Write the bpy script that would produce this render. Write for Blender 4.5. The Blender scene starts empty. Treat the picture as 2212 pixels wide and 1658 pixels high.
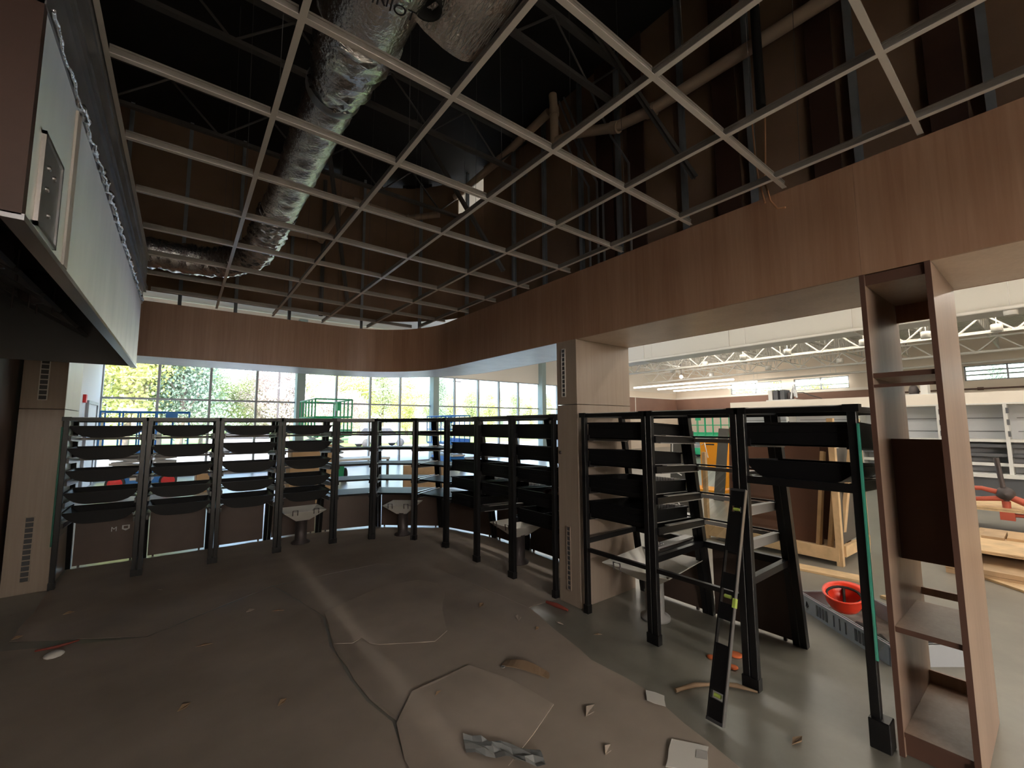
import bpy, bmesh, math, random
from mathutils import Vector, Matrix
random.seed(7)
PI = math.pi
S = bpy.context.scene
COL = S.collection

# ------------------------------------------------------------------ camera
cam_d = bpy.data.cameras.new('camera'); cam = bpy.data.objects.new('camera', cam_d); COL.objects.link(cam)
def cam_axes(yaw, pitch, roll):
    cy, sy, cp, sp = math.cos(yaw), math.sin(yaw), math.cos(pitch), math.sin(pitch)
    F = Vector((sy*cp, cy*cp, sp)); Rr = Vector((cy, -sy, 0)); U = Rr.cross(F)
    c, s = math.cos(roll), math.sin(roll)
    return c*Rr + s*U, -s*Rr + c*U, F
_R, _U, _F = cam_axes(0.659036, 0.096059, -0.0046497)
cam.matrix_world = Matrix(((_R.x, _U.x, -_F.x, 0), (_R.y, _U.y, -_F.y, 0), (_R.z, _U.z, -_F.z, 1.6), (0, 0, 0, 1)))
cam_d.sensor_fit = 'HORIZONTAL'; cam_d.sensor_width = 36; cam_d.lens = 36*917.8/2212
cam_d.clip_start = 0.05; cam_d.clip_end = 400
S.camera = cam

# ------------------------------------------------------------------ light, sky, exposure
S.view_settings.view_transform = 'Standard'; S.view_settings.look = 'None'
S.view_settings.exposure = 1.22; S.view_settings.gamma = 1.0; S.view_settings.use_curve_mapping = False
w = bpy.data.worlds.new('world'); S.world = w; w.use_nodes = True
nt = w.node_tree; nt.nodes.clear()
wo = nt.nodes.new('ShaderNodeOutputWorld'); bg = nt.nodes.new('ShaderNodeBackground'); sk = nt.nodes.new('ShaderNodeTexSky')
sk.sky_type = 'NISHITA'; sk.sun_disc = False; sk.sun_elevation = math.radians(48); sk.sun_rotation = math.radians(200)
sk.air_density = 1.0; sk.dust_density = 2.0; sk.ozone_density = 1.0
SKY = 0.7
bg.inputs['Strength'].default_value = SKY
nt.links.new(sk.outputs[0], bg.inputs['Color']); nt.links.new(bg.outputs[0], wo.inputs['Surface'])
sun_d = bpy.data.lights.new('sun', 'SUN'); sun_d.energy = 5.6; sun_d.angle = 0.01; sun_d.color = (1.0, .95, .86)
sun = bpy.data.objects.new('sun', sun_d); COL.objects.link(sun)
sun.rotation_euler = (math.radians(44), 0, math.radians(-24))      # from behind the building, over the camera
LED = 11.0                                                         # strength of the hall's strip lights
c = S.cycles
c.use_denoising = True; c.max_bounces = 9; c.diffuse_bounces = 5; c.glossy_bounces = 4; c.transmission_bounces = 6
c.transparent_max_bounces = 16; c.sample_clamp_indirect = 6.0; c.caustics_reflective = False; c.caustics_refractive = False
c.use_adaptive_sampling = True; c.adaptive_threshold = 0.02

# ------------------------------------------------------------------ materials
def newmat(name):
    m = bpy.data.materials.new(name); m.use_nodes = True
    return m, m.node_tree, m.node_tree.nodes['Principled BSDF']
def mat(name, col, rough=.6, metal=0., var=.0, scale=6., bump=0., bscale=60., stretch=(1, 1, 1), spec=.5, trans=0., emit=None, es=0.):
    m, t, b = newmat(name)
    b.inputs['Base Color'].default_value = (*col, 1); b.inputs['Roughness'].default_value = rough
    b.inputs['Metallic'].default_value = metal; b.inputs['Specular IOR Level'].default_value = spec
    if emit: b.inputs['Emission Color'].default_value = (*emit, 1); b.inputs['Emission Strength'].default_value = es
    if var or bump:
        g = t.nodes.new('ShaderNodeNewGeometry'); mp = t.nodes.new('ShaderNodeMapping'); mp.inputs['Scale'].default_value = stretch
        t.links.new(g.outputs['Position'], mp.inputs['Vector'])
    if var:
        n = t.nodes.new('ShaderNodeTexNoise'); n.inputs['Scale'].default_value = scale; n.inputs['Detail'].default_value = 5
        t.links.new(mp.outputs[0], n.inputs['Vector'])
        r = t.nodes.new('ShaderNodeValToRGB'); r.color_ramp.elements[0].position = .3; r.color_ramp.elements[1].position = .7
        r.color_ramp.elements[0].color = (*[x*(1-var) for x in col], 1); r.color_ramp.elements[1].color = (*[min(1, x*(1+var)) for x in col], 1)
        t.links.new(n.outputs['Fac'], r.inputs['Fac']); t.links.new(r.outputs[0], b.inputs['Base Color'])
    if bump:
        n2 = t.nodes.new('ShaderNodeTexNoise'); n2.inputs['Scale'].default_value = bscale; n2.inputs['Detail'].default_value = 4
        t.links.new(mp.outputs[0], n2.inputs['Vector'])
        bp = t.nodes.new('ShaderNodeBump'); bp.inputs['Strength'].default_value = bump; bp.inputs['Distance'].default_value = .01
        t.links.new(n2.outputs['Fac'], bp.inputs['Height']); t.links.new(bp.outputs[0], b.inputs['Normal'])
    return m
def veneer(name, c0, c1, rough=.42):
    m, t, b = newmat(name); b.inputs['Roughness'].default_value = rough
    g = t.nodes.new('ShaderNodeNewGeometry')
    mp = t.nodes.new('ShaderNodeMapping'); mp.inputs['Scale'].default_value = (14, 14, .55)
    t.links.new(g.outputs['Position'], mp.inputs['Vector'])
    n = t.nodes.new('ShaderNodeTexNoise'); n.inputs['Scale'].default_value = 3.2; n.inputs['Detail'].default_value = 8; n.inputs['Distortion'].default_value = .6
    t.links.new(mp.outputs[0], n.inputs['Vector'])
    mp2 = t.nodes.new('ShaderNodeMapping'); mp2.inputs['Scale'].default_value = (3.2, 3.2, .05)
    t.links.new(g.outputs['Position'], mp2.inputs['Vector'])
    n2 = t.nodes.new('ShaderNodeTexNoise'); n2.inputs['Scale'].default_value = 1.5; n2.inputs['Detail'].default_value = 2
    t.links.new(mp2.outputs[0], n2.inputs['Vector'])
    ad = t.nodes.new('ShaderNodeMath'); ad.operation = 'MULTIPLY_ADD'; ad.inputs[1].default_value = .45
    sc = t.nodes.new('ShaderNodeMath'); sc.operation = 'MULTIPLY'; sc.inputs[1].default_value = .55
    t.links.new(n2.outputs['Fac'], sc.inputs[0]); t.links.new(n.outputs['Fac'], ad.inputs[0]); t.links.new(sc.outputs[0], ad.inputs[2])
    r = t.nodes.new('ShaderNodeValToRGB'); r.color_ramp.elements[0].position = .36; r.color_ramp.elements[1].position = .64
    r.color_ramp.elements[0].color = (*c0, 1); r.color_ramp.elements[1].color = (*c1, 1)
    t.links.new(ad.outputs[0], r.inputs['Fac']); t.links.new(r.outputs[0], b.inputs['Base Color'])
    return m
def glass(name, tint=(1, 1, 1), refl=.06):
    m = bpy.data.materials.new(name); m.use_nodes = True; t = m.node_tree; t.nodes.clear()
    o = t.nodes.new('ShaderNodeOutputMaterial'); mx = t.nodes.new('ShaderNodeMixShader'); tr = t.nodes.new('ShaderNodeBsdfTransparent')
    gl = t.nodes.new('ShaderNodeBsdfGlossy'); gl.inputs['Roughness'].default_value = .02
    tr.inputs['Color'].default_value = (*tint, 1); mx.inputs[0].default_value = refl
    t.links.new(tr.outputs[0], mx.inputs[1]); t.links.new(gl.outputs[0], mx.inputs[2]); t.links.new(mx.outputs[0], o.inputs['Surface'])
    return m
def concrete(name, c0, c1, rough):
    m, t, b = newmat(name)
    g = t.nodes.new('ShaderNodeNewGeometry')
    n = t.nodes.new('ShaderNodeTexNoise'); n.inputs['Scale'].default_value = 1.3; n.inputs['Detail'].default_value = 9; n.inputs['Roughness'].default_value = .65
    t.links.new(g.outputs['Position'], n.inputs['Vector'])
    r = t.nodes.new('ShaderNodeValToRGB'); r.color_ramp.elements[0].position = .33; r.color_ramp.elements[1].position = .68
    r.color_ramp.elements[0].color = (*c0, 1); r.color_ramp.elements[1].color = (*c1, 1)
    t.links.new(n.outputs['Fac'], r.inputs['Fac']); t.links.new(r.outputs[0], b.inputs['Base Color'])
    mr = t.nodes.new('ShaderNodeMapRange'); mr.inputs['To Min'].default_value = rough-.03; mr.inputs['To Max'].default_value = rough+.08
    t.links.new(n.outputs['Fac'], mr.inputs['Value']); t.links.new(mr.outputs[0], b.inputs['Roughness'])
    return m
M = {}
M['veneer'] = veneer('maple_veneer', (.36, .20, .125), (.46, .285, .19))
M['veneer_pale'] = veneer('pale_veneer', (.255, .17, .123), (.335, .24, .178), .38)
M['daylit_underside'] = veneer('daylit_underside_veneer', (.62, .49, .40), (.74, .61, .51), .30)  # paler than the fascia: daylight on the underside is put into the colour
M['veneer_edge'] = mat('veneer_edge', (.115, .058, .042), .5)  # brown edge, darkened further for the shade on the cabinet front
M['backer'] = mat('dark_backer', (.075, .038, .028), .55, var=.2, scale=3)
M['pillar'] = veneer('pillar_laminate', (.34, .27, .215), (.40, .325, .265), .36)
M['concrete'] = concrete('polished_concrete', (.185, .178, .155), (.275, .262, .225), .27)
M['paper'] = mat('floor_paper', (.38, .32, .27), .78, var=.16, scale=1.6, bump=.12, bscale=9)
M['paper2'] = mat('floor_paper_lighter', (.42, .355, .30), .78, var=.14, scale=2.2, bump=.12, bscale=9)
M['black'] = mat('black_powder_coat', (.008, .008, .009), .34, spec=.45)
M['tray'] = mat('black_plastic', (.007, .007, .008), .5, spec=.2)
M['lip'] = mat('aluminium_lip', (.55, .55, .56), .3, metal=.9)
M['frost'] = mat('frosted_acrylic', (.42, .41, .40), .35, spec=.5)
M['kick'] = mat('kick_laminate', (.10, .066, .052), .5, var=.15, scale=3)
def brushed(name, col):
    m, t, b = newmat(name); b.inputs['Metallic'].default_value = 1.0; b.inputs['Roughness'].default_value = .5
    b.inputs['Anisotropic'].default_value = .9
    cx_ = t.nodes.new('ShaderNodeCombineXYZ'); cx_.inputs['Z'].default_value = 1.0; t.links.new(cx_.outputs[0], b.inputs['Tangent'])
    g = t.nodes.new('ShaderNodeNewGeometry'); mp = t.nodes.new('ShaderNodeMapping'); mp.inputs['Scale'].default_value = (1, 1, .35); t.links.new(g.outputs['Position'], mp.inputs['Vector'])
    n = t.nodes.new('ShaderNodeTexNoise'); n.inputs['Scale'].default_value = 5; n.inputs['Detail'].default_value = 6; t.links.new(mp.outputs[0], n.inputs['Vector'])
    r = t.nodes.new('ShaderNodeValToRGB'); r.color_ramp.elements[0].position = .3; r.color_ramp.elements[1].position = .7
    r.color_ramp.elements[0].color = (*[x*.86 for x in col], 1); r.color_ramp.elements[1].color = (*col, 1)
    t.links.new(n.outputs['Fac'], r.inputs['Fac']); t.links.new(r.outputs[0], b.inputs['Base Color'])
    return m
M['steel_brushed'] = brushed('brushed_stainless', (.96, .91, .85))
M['steel'] = mat('stainless_steel', (.86, .84, .80), .44, metal=.12, var=.10, scale=4, bump=.12, bscale=22, stretch=(1, 1, .35))
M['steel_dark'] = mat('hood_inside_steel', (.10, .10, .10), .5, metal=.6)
M['galv'] = mat('galvanised_steel', (.42, .44, .47), .38, metal=.75, var=.15, scale=7)
M['stud'] = mat('stud_steel', (.36, .40, .45), .45, metal=.4, var=.12, scale=5)
M['tbar'] = mat('white_grid_paint', (.84, .81, .77), .24, spec=.8)
M['tbar_web'] = mat('grey_grid_web', (.40, .385, .37), .5, metal=.2)
M['sheath'] = mat('brown_sheathing', (.30, .20, .135), .85, var=.25, scale=1.2)
M['deck'] = mat('black_roof_deck', (.020, .020, .022), .8)
M['brace'] = mat('primed_grey_steel', (.13, .125, .125), .6)
M['pvc'] = mat('beige_pvc', (.60, .47, .36), .5)
M['pipe_black'] = mat('black_pipe_wrap', (.010, .010, .010), .7)
M['conduit'] = mat('conduit_steel', (.5, .52, .56), .35, metal=.8)
M['copper'] = mat('orange_wire', (.62, .33, .18), .5)
M['white'] = mat('white_paint', (.74, .72, .67), .6)
M['hall_white'] = mat('hall_ceiling_white', (.80, .77, .71), .7)
M['cream'] = mat('cream_wall', (.74, .64, .53), .75)
M['cream_light'] = mat('pale_cream_wall', (.78, .72, .64), .75)
M['band'] = mat('brown_tile_band', (.235, .125, .088), .6, var=.12, scale=.8)
M['joist'] = mat('white_steel', (.78, .75, .70), .55)
M['mullion'] = mat('grey_aluminium', (.34, .35, .37), .4, metal=.3)
M['column'] = mat('teal_grey_column', (.30, .38, .36), .5)
M['glass'] = glass('window_glass', (.97, .99, .98), .05)
M['acrylic'] = glass('clear_acrylic', (.93, .95, .94), .08)
M['glass_edge'] = mat('green_glass_edge', (.22, .62, .52), .15, spec=.8)
def lightpipe(name, col):
    m = bpy.data.materials.new(name); m.use_nodes = True; t = m.node_tree; t.nodes.clear()
    o = t.nodes.new('ShaderNodeOutputMaterial'); mx = t.nodes.new('ShaderNodeMixShader'); a = t.nodes.new('ShaderNodeBsdfTranslucent'); g = t.nodes.new('ShaderNodeBsdfGlossy')
    a.inputs['Color'].default_value = (*col, 1); g.inputs['Roughness'].default_value = .1; mx.inputs[0].default_value = .1
    t.links.new(a.outputs[0], mx.inputs[1]); t.links.new(g.outputs[0], mx.inputs[2]); t.links.new(mx.outputs[0], o.inputs['Surface'])
    return m
M['glass_edge'] = lightpipe('green_glass_edge', (.35, .85, .74))
M['foil'] = mat('crinkled_foil', (.95, .94, .93), .27, metal=1., bump=.9, bscale=48)
M['cooler'] = mat('grey_cooler_panel', (.60, .625, .66), .45)
M['cooler_dark'] = mat('dark_grey_metal', (.10, .105, .115), .5)
M['shelf_white'] = mat('white_shelf', (.66, .66, .64), .5)
M['blue'] = mat('blue_lift_paint', (.02, .20, .62), .45)
M['green'] = mat('green_lift_paint', (.02, .45, .20), .45)
M['orange'] = mat('orange_paint', (.95, .38, .01), .5)
M['red'] = mat('red_wheel', (.75, .03, .035), .5)
M['rubber'] = mat('dark_rubber', (.04, .04, .042), .7)
M['grey_metal'] = mat('grey_metal', (.36, .36, .35), .5)
M['card'] = mat('cardboard', (.50, .33, .18), .8, var=.06, scale=4)
M['timber'] = mat('raw_pine', (.62, .44, .25), .7, var=.16, scale=7, stretch=(1, 1, 1))
M['ply'] = mat('plywood_sheet', (.46, .32, .19), .7, var=.2, scale=4)
M['blackboard'] = mat('dark_grey_panel', (.085, .08, .072), .5)
M['brownboard'] = mat('brown_panel', (.11, .05, .03), .6, var=.12, scale=3)
M['wire_white'] = mat('white_cable', (.75, .74, .74), .5)
M['tote'] = mat('grey_plastic_tote', (.36, .385, .42), .45)
M['tote_in'] = mat('dirty_tote_floor', (.15, .125, .11), .8, var=.4, scale=12)
M['dark_hole'] = mat('tote_slot', (.075, .078, .085), .6)
M['hat'] = mat('red_hard_hat', (.90, .055, .02), .3)
M['harness'] = mat('black_webbing', (.02, .018, .018), .8)
M['label'] = mat('white_label', (.72, .70, .66), .7)
M['vial'] = mat('yellow_green_vial', (.45, .60, .12), .2)
M['vise'] = mat('red_vise_paint', (.50, .10, .06), .5)
M['tool_steel'] = mat('dark_tool_steel', (.09, .075, .075), .5, metal=.5)
M['asphalt'] = mat('pale_asphalt', (.42, .42, .42), .9, var=.1, scale=.3)
M['grass'] = mat('grass_verge', (.16, .24, .05), .9, var=.3, scale=.6)
M['bark'] = mat('tree_bark', (.22, .17, .14), .9)
M['red_scrap'] = mat('red_plastic_scrap', (.26, .055, .04), .6)
M['orange_scrap'] = mat('orange_plastic_scrap', (.75, .17, .05), .6)
M['debris'] = mat('brown_scrap', (.27, .18, .11), .8)
M['film'] = mat('clear_plastic_film', (.26, .27, .27), .3, spec=.5)
M['led'] = mat('lit_diffuser', (.9, .9, .88), .5, emit=(1.0, .93, .82), es=LED)
M['led_far'] = mat('far_lit_diffuser', (.9, .9, .88), .5, emit=(1.0, .94, .85), es=4.5)
M['led_fill'] = mat('lit_fill_diffuser', (.9, .9, .88), .5, emit=(1.0, .93, .85), es=LED*3.3)  # for the added fill strips out of view
M['bulb'] = mat('lit_bulb', (.9, .9, .9), .5, emit=(1.0, .95, .9), es=60)
M['mark'] = mat('white_print', (.75, .75, .75), .6)
M['ink'] = mat('dark_print', (.03, .03, .035), .6)
M['car'] = mat('white_car_paint', (.75, .75, .76), .3)
def leafmat(name, c0, c1):
    m, t, b = newmat(name); b.inputs['Roughness'].default_value = .7
    oi = t.nodes.new('ShaderNodeNewGeometry')
    r = t.nodes.new('ShaderNodeValToRGB'); r.color_ramp.elements[0].color = (*c0, 1); r.color_ramp.elements[1].color = (*c1, 1)
    t.links.new(oi.outputs['Random Per Island'], r.inputs['Fac']); t.links.new(r.outputs[0], b.inputs['Base Color'])
    return m
M['leaf_green'] = leafmat('leaves_green', (.26, .34, .16), (.46, .52, .24))
M['leaf_lime'] = leafmat('leaves_lime', (.46, .48, .14), (.72, .72, .28))
M['leaf_pine'] = leafmat('needles_dark', (.17, .25, .19), (.34, .42, .32))
M['leaf_pink'] = leafmat('blossom_pink', (.56, .46, .46), (.78, .68, .66))

# ------------------------------------------------------------------ mesh helpers
ORG = {}
class MB:
    def __init__(s): s.v = []; s.f = []; s.sm = []; s.mi = []
    def add(s, vs, fs, smooth=False, mi=0):
        o = len(s.v); s.v += [Vector(v) for v in vs]
        for f in fs: s.f.append([i+o for i in f]); s.sm.append(smooth); s.mi.append(mi)
        return s
    def bx(s, x0, x1, y0, y1, z0, z1, mi=0):
        vs = [(x, y, z) for z in (z0, z1) for y in (y0, y1) for x in (x0, x1)]
        return s.add(vs, [(0, 2, 3, 1), (4, 5, 7, 6), (0, 1, 5, 4), (2, 6, 7, 3), (0, 4, 6, 2), (1, 3, 7, 5)], mi=mi)
    def obx(s, c, ax, ay, az, mi=0):           # oriented box: centre and three half-axis vectors
        c = Vector(c); ax, ay, az = Vector(ax), Vector(ay), Vector(az)
        vs = [c + i*ax + j*ay + k*az for k in (-1, 1) for j in (-1, 1) for i in (-1, 1)]
        return s.add(vs, [(0, 2, 3, 1), (4, 5, 7, 6), (0, 1, 5, 4), (2, 6, 7, 3), (0, 4, 6, 2), (1, 3, 7, 5)], mi=mi)
    def bar(s, p, q, w, h, up=(0, 0, 1), mi=0):  # box along p->q, w sideways, h along up
        p, q, up = Vector(p), Vector(q), Vector(up); d = q-p
        sd = d.cross(up)
        if sd.length < 1e-6: sd = d.cross(Vector((1, 0, 0)))
        sd.normalize(); u = sd.cross(d).normalized()
        return s.obx((p+q)/2, d/2, sd*w/2, u*h/2, mi)
    def quad8(s, lo, hi, mi=0):                # prism between two quads
        n = len(lo)
        return s.add(list(lo)+list(hi), [tuple(range(n))[::-1], tuple(range(n, 2*n))] + [(i, (i+1) % n, (i+1) % n+n, i+n) for i in range(n)], mi=mi)
    def tube(s, pts, r, n=8, caps=True, smooth=True, mi=0):
        pts = [Vector(p) for p in pts]; rr = r if isinstance(r, (list, tuple)) else [r]*len(pts)
        vs = []; prev = None
        for i, p in enumerate(pts):
            d = (pts[min(i+1, len(pts)-1)] - pts[max(i-1, 0)]).normalized()
            if prev is None:
                a = d.cross(Vector((0, 0, 1)))
                if a.length < 1e-4: a = d.cross(Vector((1, 0, 0)))
            else: a = prev - d*prev.dot(d)
            a.normalize(); prev = a; b = d.cross(a)
            vs += [p + rr[i]*(math.cos(2*PI*k/n)*a + math.sin(2*PI*k/n)*b) for k in range(n)]
        m = len(pts); fs = [(i*n+k, i*n+(k+1) % n, (i+1)*n+(k+1) % n, (i+1)*n+k) for i in range(m-1) for k in range(n)]
        s.add(vs, fs, smooth, mi)
        if caps: s.add(vs[:n], [tuple(range(n))[::-1]], False, mi); s.add(vs[-n:], [tuple(range(n))], False, mi)
        return s
    def lathe(s, prof, c=(0, 0, 0), n=20, axis='Z', smooth=True, mi=0):
        c = Vector(c); vs = []
        for r, h in prof:
            for k in range(n):
                a = 2*PI*k/n; x, y = r*math.cos(a), r*math.sin(a)
                vs.append(c + (Vector((x, y, h)) if axis == 'Z' else Vector((x, h, y)) if axis == 'Y' else Vector((h, x, y))))
        m = len(prof)
        return s.add(vs, [(i*n+k, i*n+(k+1) % n, (i+1)*n+(k+1) % n, (i+1)*n+k) for i in range(m-1) for k in range(n)], smooth, mi)
    def poly(s, pts, z0, z1, mi=0):            # extruded floor polygon
        lo = [(x, y, z0) for x, y in pts]; hi = [(x, y, z1) for x, y in pts]
        return s.quad8(lo, hi, mi)
    def build(s, name, m, parent=None, org=(0, 0, 0), bevel=0):
        me = bpy.data.meshes.new(name)
        o_ = ORG.get(parent.name, Vector()) if parent else Vector(org)
        me.from_pydata([v-o_ for v in s.v], [], s.f)
        for x in (m if isinstance(m, (list, tuple)) else [m]): me.materials.append(M[x] if isinstance(x, str) else x)
        me.polygons.foreach_set('use_smooth', s.sm); me.polygons.foreach_set('material_index', s.mi)
        bm = bmesh.new(); bm.from_mesh(me); bmesh.ops.recalc_face_normals(bm, faces=bm.faces)
        if bevel: bmesh.ops.bevel(bm, geom=bm.edges[:], offset=bevel, segments=1, affect='EDGES', clamp_overlap=True)
        bm.to_mesh(me); bm.free(); me.update()
        o = bpy.data.objects.new(name, me); COL.objects.link(o)
        if parent: o.parent = parent; ORG[o.name] = o_
        else: o.location = o_; ORG[o.name] = o_
        return o
def tag(o, label=None, cat=None, group=None, kind=None):
    if label: o['label'] = label
    if cat: o['category'] = cat
    if group: o['group'] = group
    if kind: o['kind'] = kind
    return o
def thing(name, label, cat, loc=(0, 0, 0), group=None, rot=(0, 0, 0)):
    o = bpy.data.objects.new(name, None); COL.objects.link(o); o.location = loc; o.rotation_euler = rot
    o.empty_display_size = .1
    ORG[o.name] = Vector(loc)
    return tag(o, label, cat, group)
def local_thing(name, label, cat, group=None):
    o = thing(name, label, cat, (0, 0, 0), group); return o
def structure(name, loc=(0, 0, 0)):
    o = bpy.data.objects.new(name, None); COL.objects.link(o); o.location = loc; ORG[o.name] = Vector(loc); o['kind'] = 'structure'
    return o
def dup(root, label=None, loc=None, rot=None, group=None):
    r = root.copy(); COL.objects.link(r)
    if label: r['label'] = label
    if group: r['group'] = group
    if loc is not None: r.location = loc
    if rot is not None: r.rotation_euler = rot
    def kids(a, b):
        for ch in [x for x in KIDS.get(a.name, [])]:
            c2 = ch.copy(); COL.objects.link(c2); c2.parent = b
            kids(ch, c2)
    kids(root, r)
    return r
KIDS = {}
def as_mesh(o):                                # lettering becomes a plain mesh
    bpy.context.view_layer.update()
    me = bpy.data.meshes.new_from_object(o.evaluated_get(bpy.context.evaluated_depsgraph_get()))
    n = bpy.data.objects.new(o.name, me); COL.objects.link(n); n.parent = o.parent; n.location = o.location; n.rotation_euler = o.rotation_euler
    nm = o.name; bpy.data.objects.remove(o); n.name = nm
    return n
def note_kids(root):
    for o in list(COL.objects):
        if o.parent: KIDS.setdefault(o.parent.name, [])
        if o.parent and o not in KIDS[o.parent.name]: KIDS[o.parent.name].append(o)
def lerp(a, b, t): return Vector(a)*(1-t) + Vector(b)*t
NTH = 'first second third fourth fifth sixth seventh eighth ninth tenth eleventh twelfth thirteenth fourteenth fifteenth sixteenth seventeenth eighteenth nineteenth twentieth'.split()
ORD = ['topmost', 'second', 'third', 'fourth', 'fifth', 'sixth', 'seventh', 'eighth', 'ninth']

# ------------------------------------------------------------------ bakery plan: the veneer ring follows this path
XW, YB, CX, CY, RAD = 2.84, 6.25, 1.72, 5.13, 1.12
XL = -1.30; YE = -4.0
ZD = 5.75
L1 = CX - XL; L2 = RAD*PI/2; L3 = CY - YE
def path(s, off=0.):
    if s <= L1: return Vector((XL+s, YB+off, 0)), Vector((0, 1, 0))
    if s <= L1+L2:
        a = PI/2 - (s-L1)/RAD; n = Vector((math.cos(a), math.sin(a), 0))
        return Vector((CX, CY, 0)) + (RAD+off)*n, n
    return Vector((XW+off, CY-(s-L1-L2), 0)), Vector((1, 0, 0))
def path_panel(mb, s0, s1, o0, o1, z0, z1, mi=0):
    n = 1
    if s1 > L1 and s0 < L1+L2: n = max(2, int((s1-s0)/.12))
    ss = [s0+(s1-s0)*i/n for i in range(n+1)]
    a = [path(s, o0)[0] for s in ss]; b = [path(s, o1)[0] for s in ss]
    for i in range(n):
        lo = [a[i], a[i+1], b[i+1], b[i]]
        mb.quad8([(p.x, p.y, z0) for p in lo], [(p.x, p.y, z1) for p in lo], mi)
    return mb

# ------------------------------------------------------------------ floor and ground
f = MB(); f.bx(-8, 29.4, -12, 17.6, -.2, 0); tag(f.build('floor', 'concrete'), kind='structure')
f = MB(); f.bx(-60, 110, 17.6, 34, -.25, -.02); tag(f.build('parking_lot', 'asphalt'), kind='structure')
f = MB(); f.bx(-60, 110, 34, 130, -.25, .02); tag(f.build('grass_verge', 'grass'), kind='structure')
f = MB(); f.bx(29.4, 90, -60, 17.6, -.25, -.02); tag(f.build('side_yard', 'grass'), kind='structure')

# ------------------------------------------------------------------ bakery shell
ZS0, ZS1 = 2.39, 3.02
ring = structure('wall_bulkhead')
cuts = [0, 1.5, L1, L1+L2/2, L1+L2, L1+L2+2.42, L1+L2+4.53, L1+L2+L3]
for i in range(len(cuts)-1):
    a, b = cuts[i]+.0004, cuts[i+1]-.0004
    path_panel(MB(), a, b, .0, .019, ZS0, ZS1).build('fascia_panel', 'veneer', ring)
    path_panel(MB(), a, b, .019, .765, ZS0, ZS0+.018).build('underside_panel', 'daylit_underside', ring)
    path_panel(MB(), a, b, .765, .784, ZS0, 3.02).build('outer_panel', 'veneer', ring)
for s in [x*.61+.19 for x in range(19)]:
    p, n = path(s, .019); q, _ = path(s, .765)
    MB().bar((p.x, p.y, 2.97), (q.x, q.y, 2.97), .04, .09).build('blocking', 'timber', ring)
# rear and hood-side walls of the bakery
MB().bx(XL-.12, XL, -4, 7.1, 0, ZD).build('wall_left', 'backer')['kind'] = 'structure'
MB().bx(XL, 3.75, -4.1, -4, 3.06, ZD).build('wall_rear', 'backer')['kind'] = 'structure'  # unseen upper wall added to keep the plenum dark
MB().bx(XL, 6.0, -11.1, -11, 0, ZD).build('wall_bounce', 'cream_light')['kind'] = 'structure'  # unseen pale wall added behind the camera to bounce light forward

# plenum wall above the bulkhead: sheathing boards and steel studs
up = structure('wall_plenum')
HOLE = (4.30, 4.62)                                                # gap in the boards, towards the bright hall
def board(s0, s1, zb, zt, jig=0.):
    path_panel(MB(), s0, s1, .80+jig, .815+jig, zb, zt).build('sheathing_board', 'sheath', up)
bl_ = [0, .61, 1.22, 1.83, 2.44, 3.02, 3.55, HOLE[0], HOLE[1], L1+L2, 5.4, 6.0, 6.6, 7.2, 7.8, 8.4, 9.0, 9.6, 10.2, 10.8, L1+L2+L3]
for k in range(len(bl_)-1):
    s0, s1 = bl_[k], bl_[k+1]
    right = s0 >= L1+L2-.01
    zb = 3.0 if right else 3.34
    if s0 == HOLE[0]:
        board(s0, s1, zb, 5.12, .002); continue
    zt = ZD-.05 if s0 in (2.44, 3.02, 3.55) else ZD
    board(s0, s1, zb, zt, .002*(k % 3))
m = MB()
for s0, s1 in ((2.44, 2.9), (3.1, 3.5), (3.7, 4.0)): path_panel(m, s0, s1, .80, .815, ZD-.06, ZD)
tag(m.build('deck_closure', 'deck', up))
def stud(s, z0=2.9, z1=5.75):
    p, n = path(s, .745); t = Vector((n.y, -n.x, 0))
    m = MB(); c = Vector((p.x, p.y, (z0+z1)/2)); h = (z1-z0)/2
    m.obx(c, t*.02, n*.001, Vector((0, 0, h)))
    m.obx(c+n*.05, t*.02, n*.001, Vector((0, 0, h)))
    m.obx(c+n*.025-t*.02, t*.001, n*.026, Vector((0, 0, h)))
    m.build('stud', 'stud', up)
for x in (-.72, -.11, .51, 1.19): stud(x-XL)
for a in (.18, .5, .8): stud(L1+L2*a)
for y in (4.6, 3.95, 3.30, 2.75, 2.0, 1.40, .72, .11, -.5, -1.1): stud(L1+L2+CY-y)
# dark strips put in for the shade beside some studs
for y0, y1 in ((3.05, 2.82), (2.62, 2.42), (1.7, 1.5), (.98, .82), (.36, .2)):
    MB().bx(3.60, 3.618, y1, y0, 3.03, ZD).build('shade_strip', 'backer', up)
MB().bx(XL-.12, 3.75, -4.1, 7.25, ZD, ZD+.1).build('ceiling_bakery_deck', 'deck')['kind'] = 'structure'

# ------------------------------------------------------------------ suspended grid
ZG = 3.04
cg = structure('ceiling', (0, 0, ZG))
def tee(p, q, wf=.024, name='cross_tee'):
    p, q = Vector(p), Vector(q); m = MB()
    m.bar((p.x, p.y, ZG+.001), (q.x, q.y, ZG+.001), wf, .003)
    o = m.build(name, 'tbar', cg)
    m2 = MB(); m2.bar((p.x, p.y, ZG+.02), (q.x, q.y, ZG+.02), .003, .036); m2.bar((p.x, p.y, ZG+.038), (q.x, q.y, ZG+.038), .009, .009)
    m2.build('web', 'tbar_web', o)
G = .6096; GX0, GY0 = -.3506, .9343
def yend(x):
    return YB+.02 if x <= CX else CY + math.sqrt(max(0, (RAD+.02)**2-(x-CX)**2))
def xend(y):
    return XW+.02 if y <= CY else CX + math.sqrt(max(0, (RAD+.02)**2-(y-CY)**2))
xs = [GX0+G*i for i in range(1, 6)]
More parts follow.
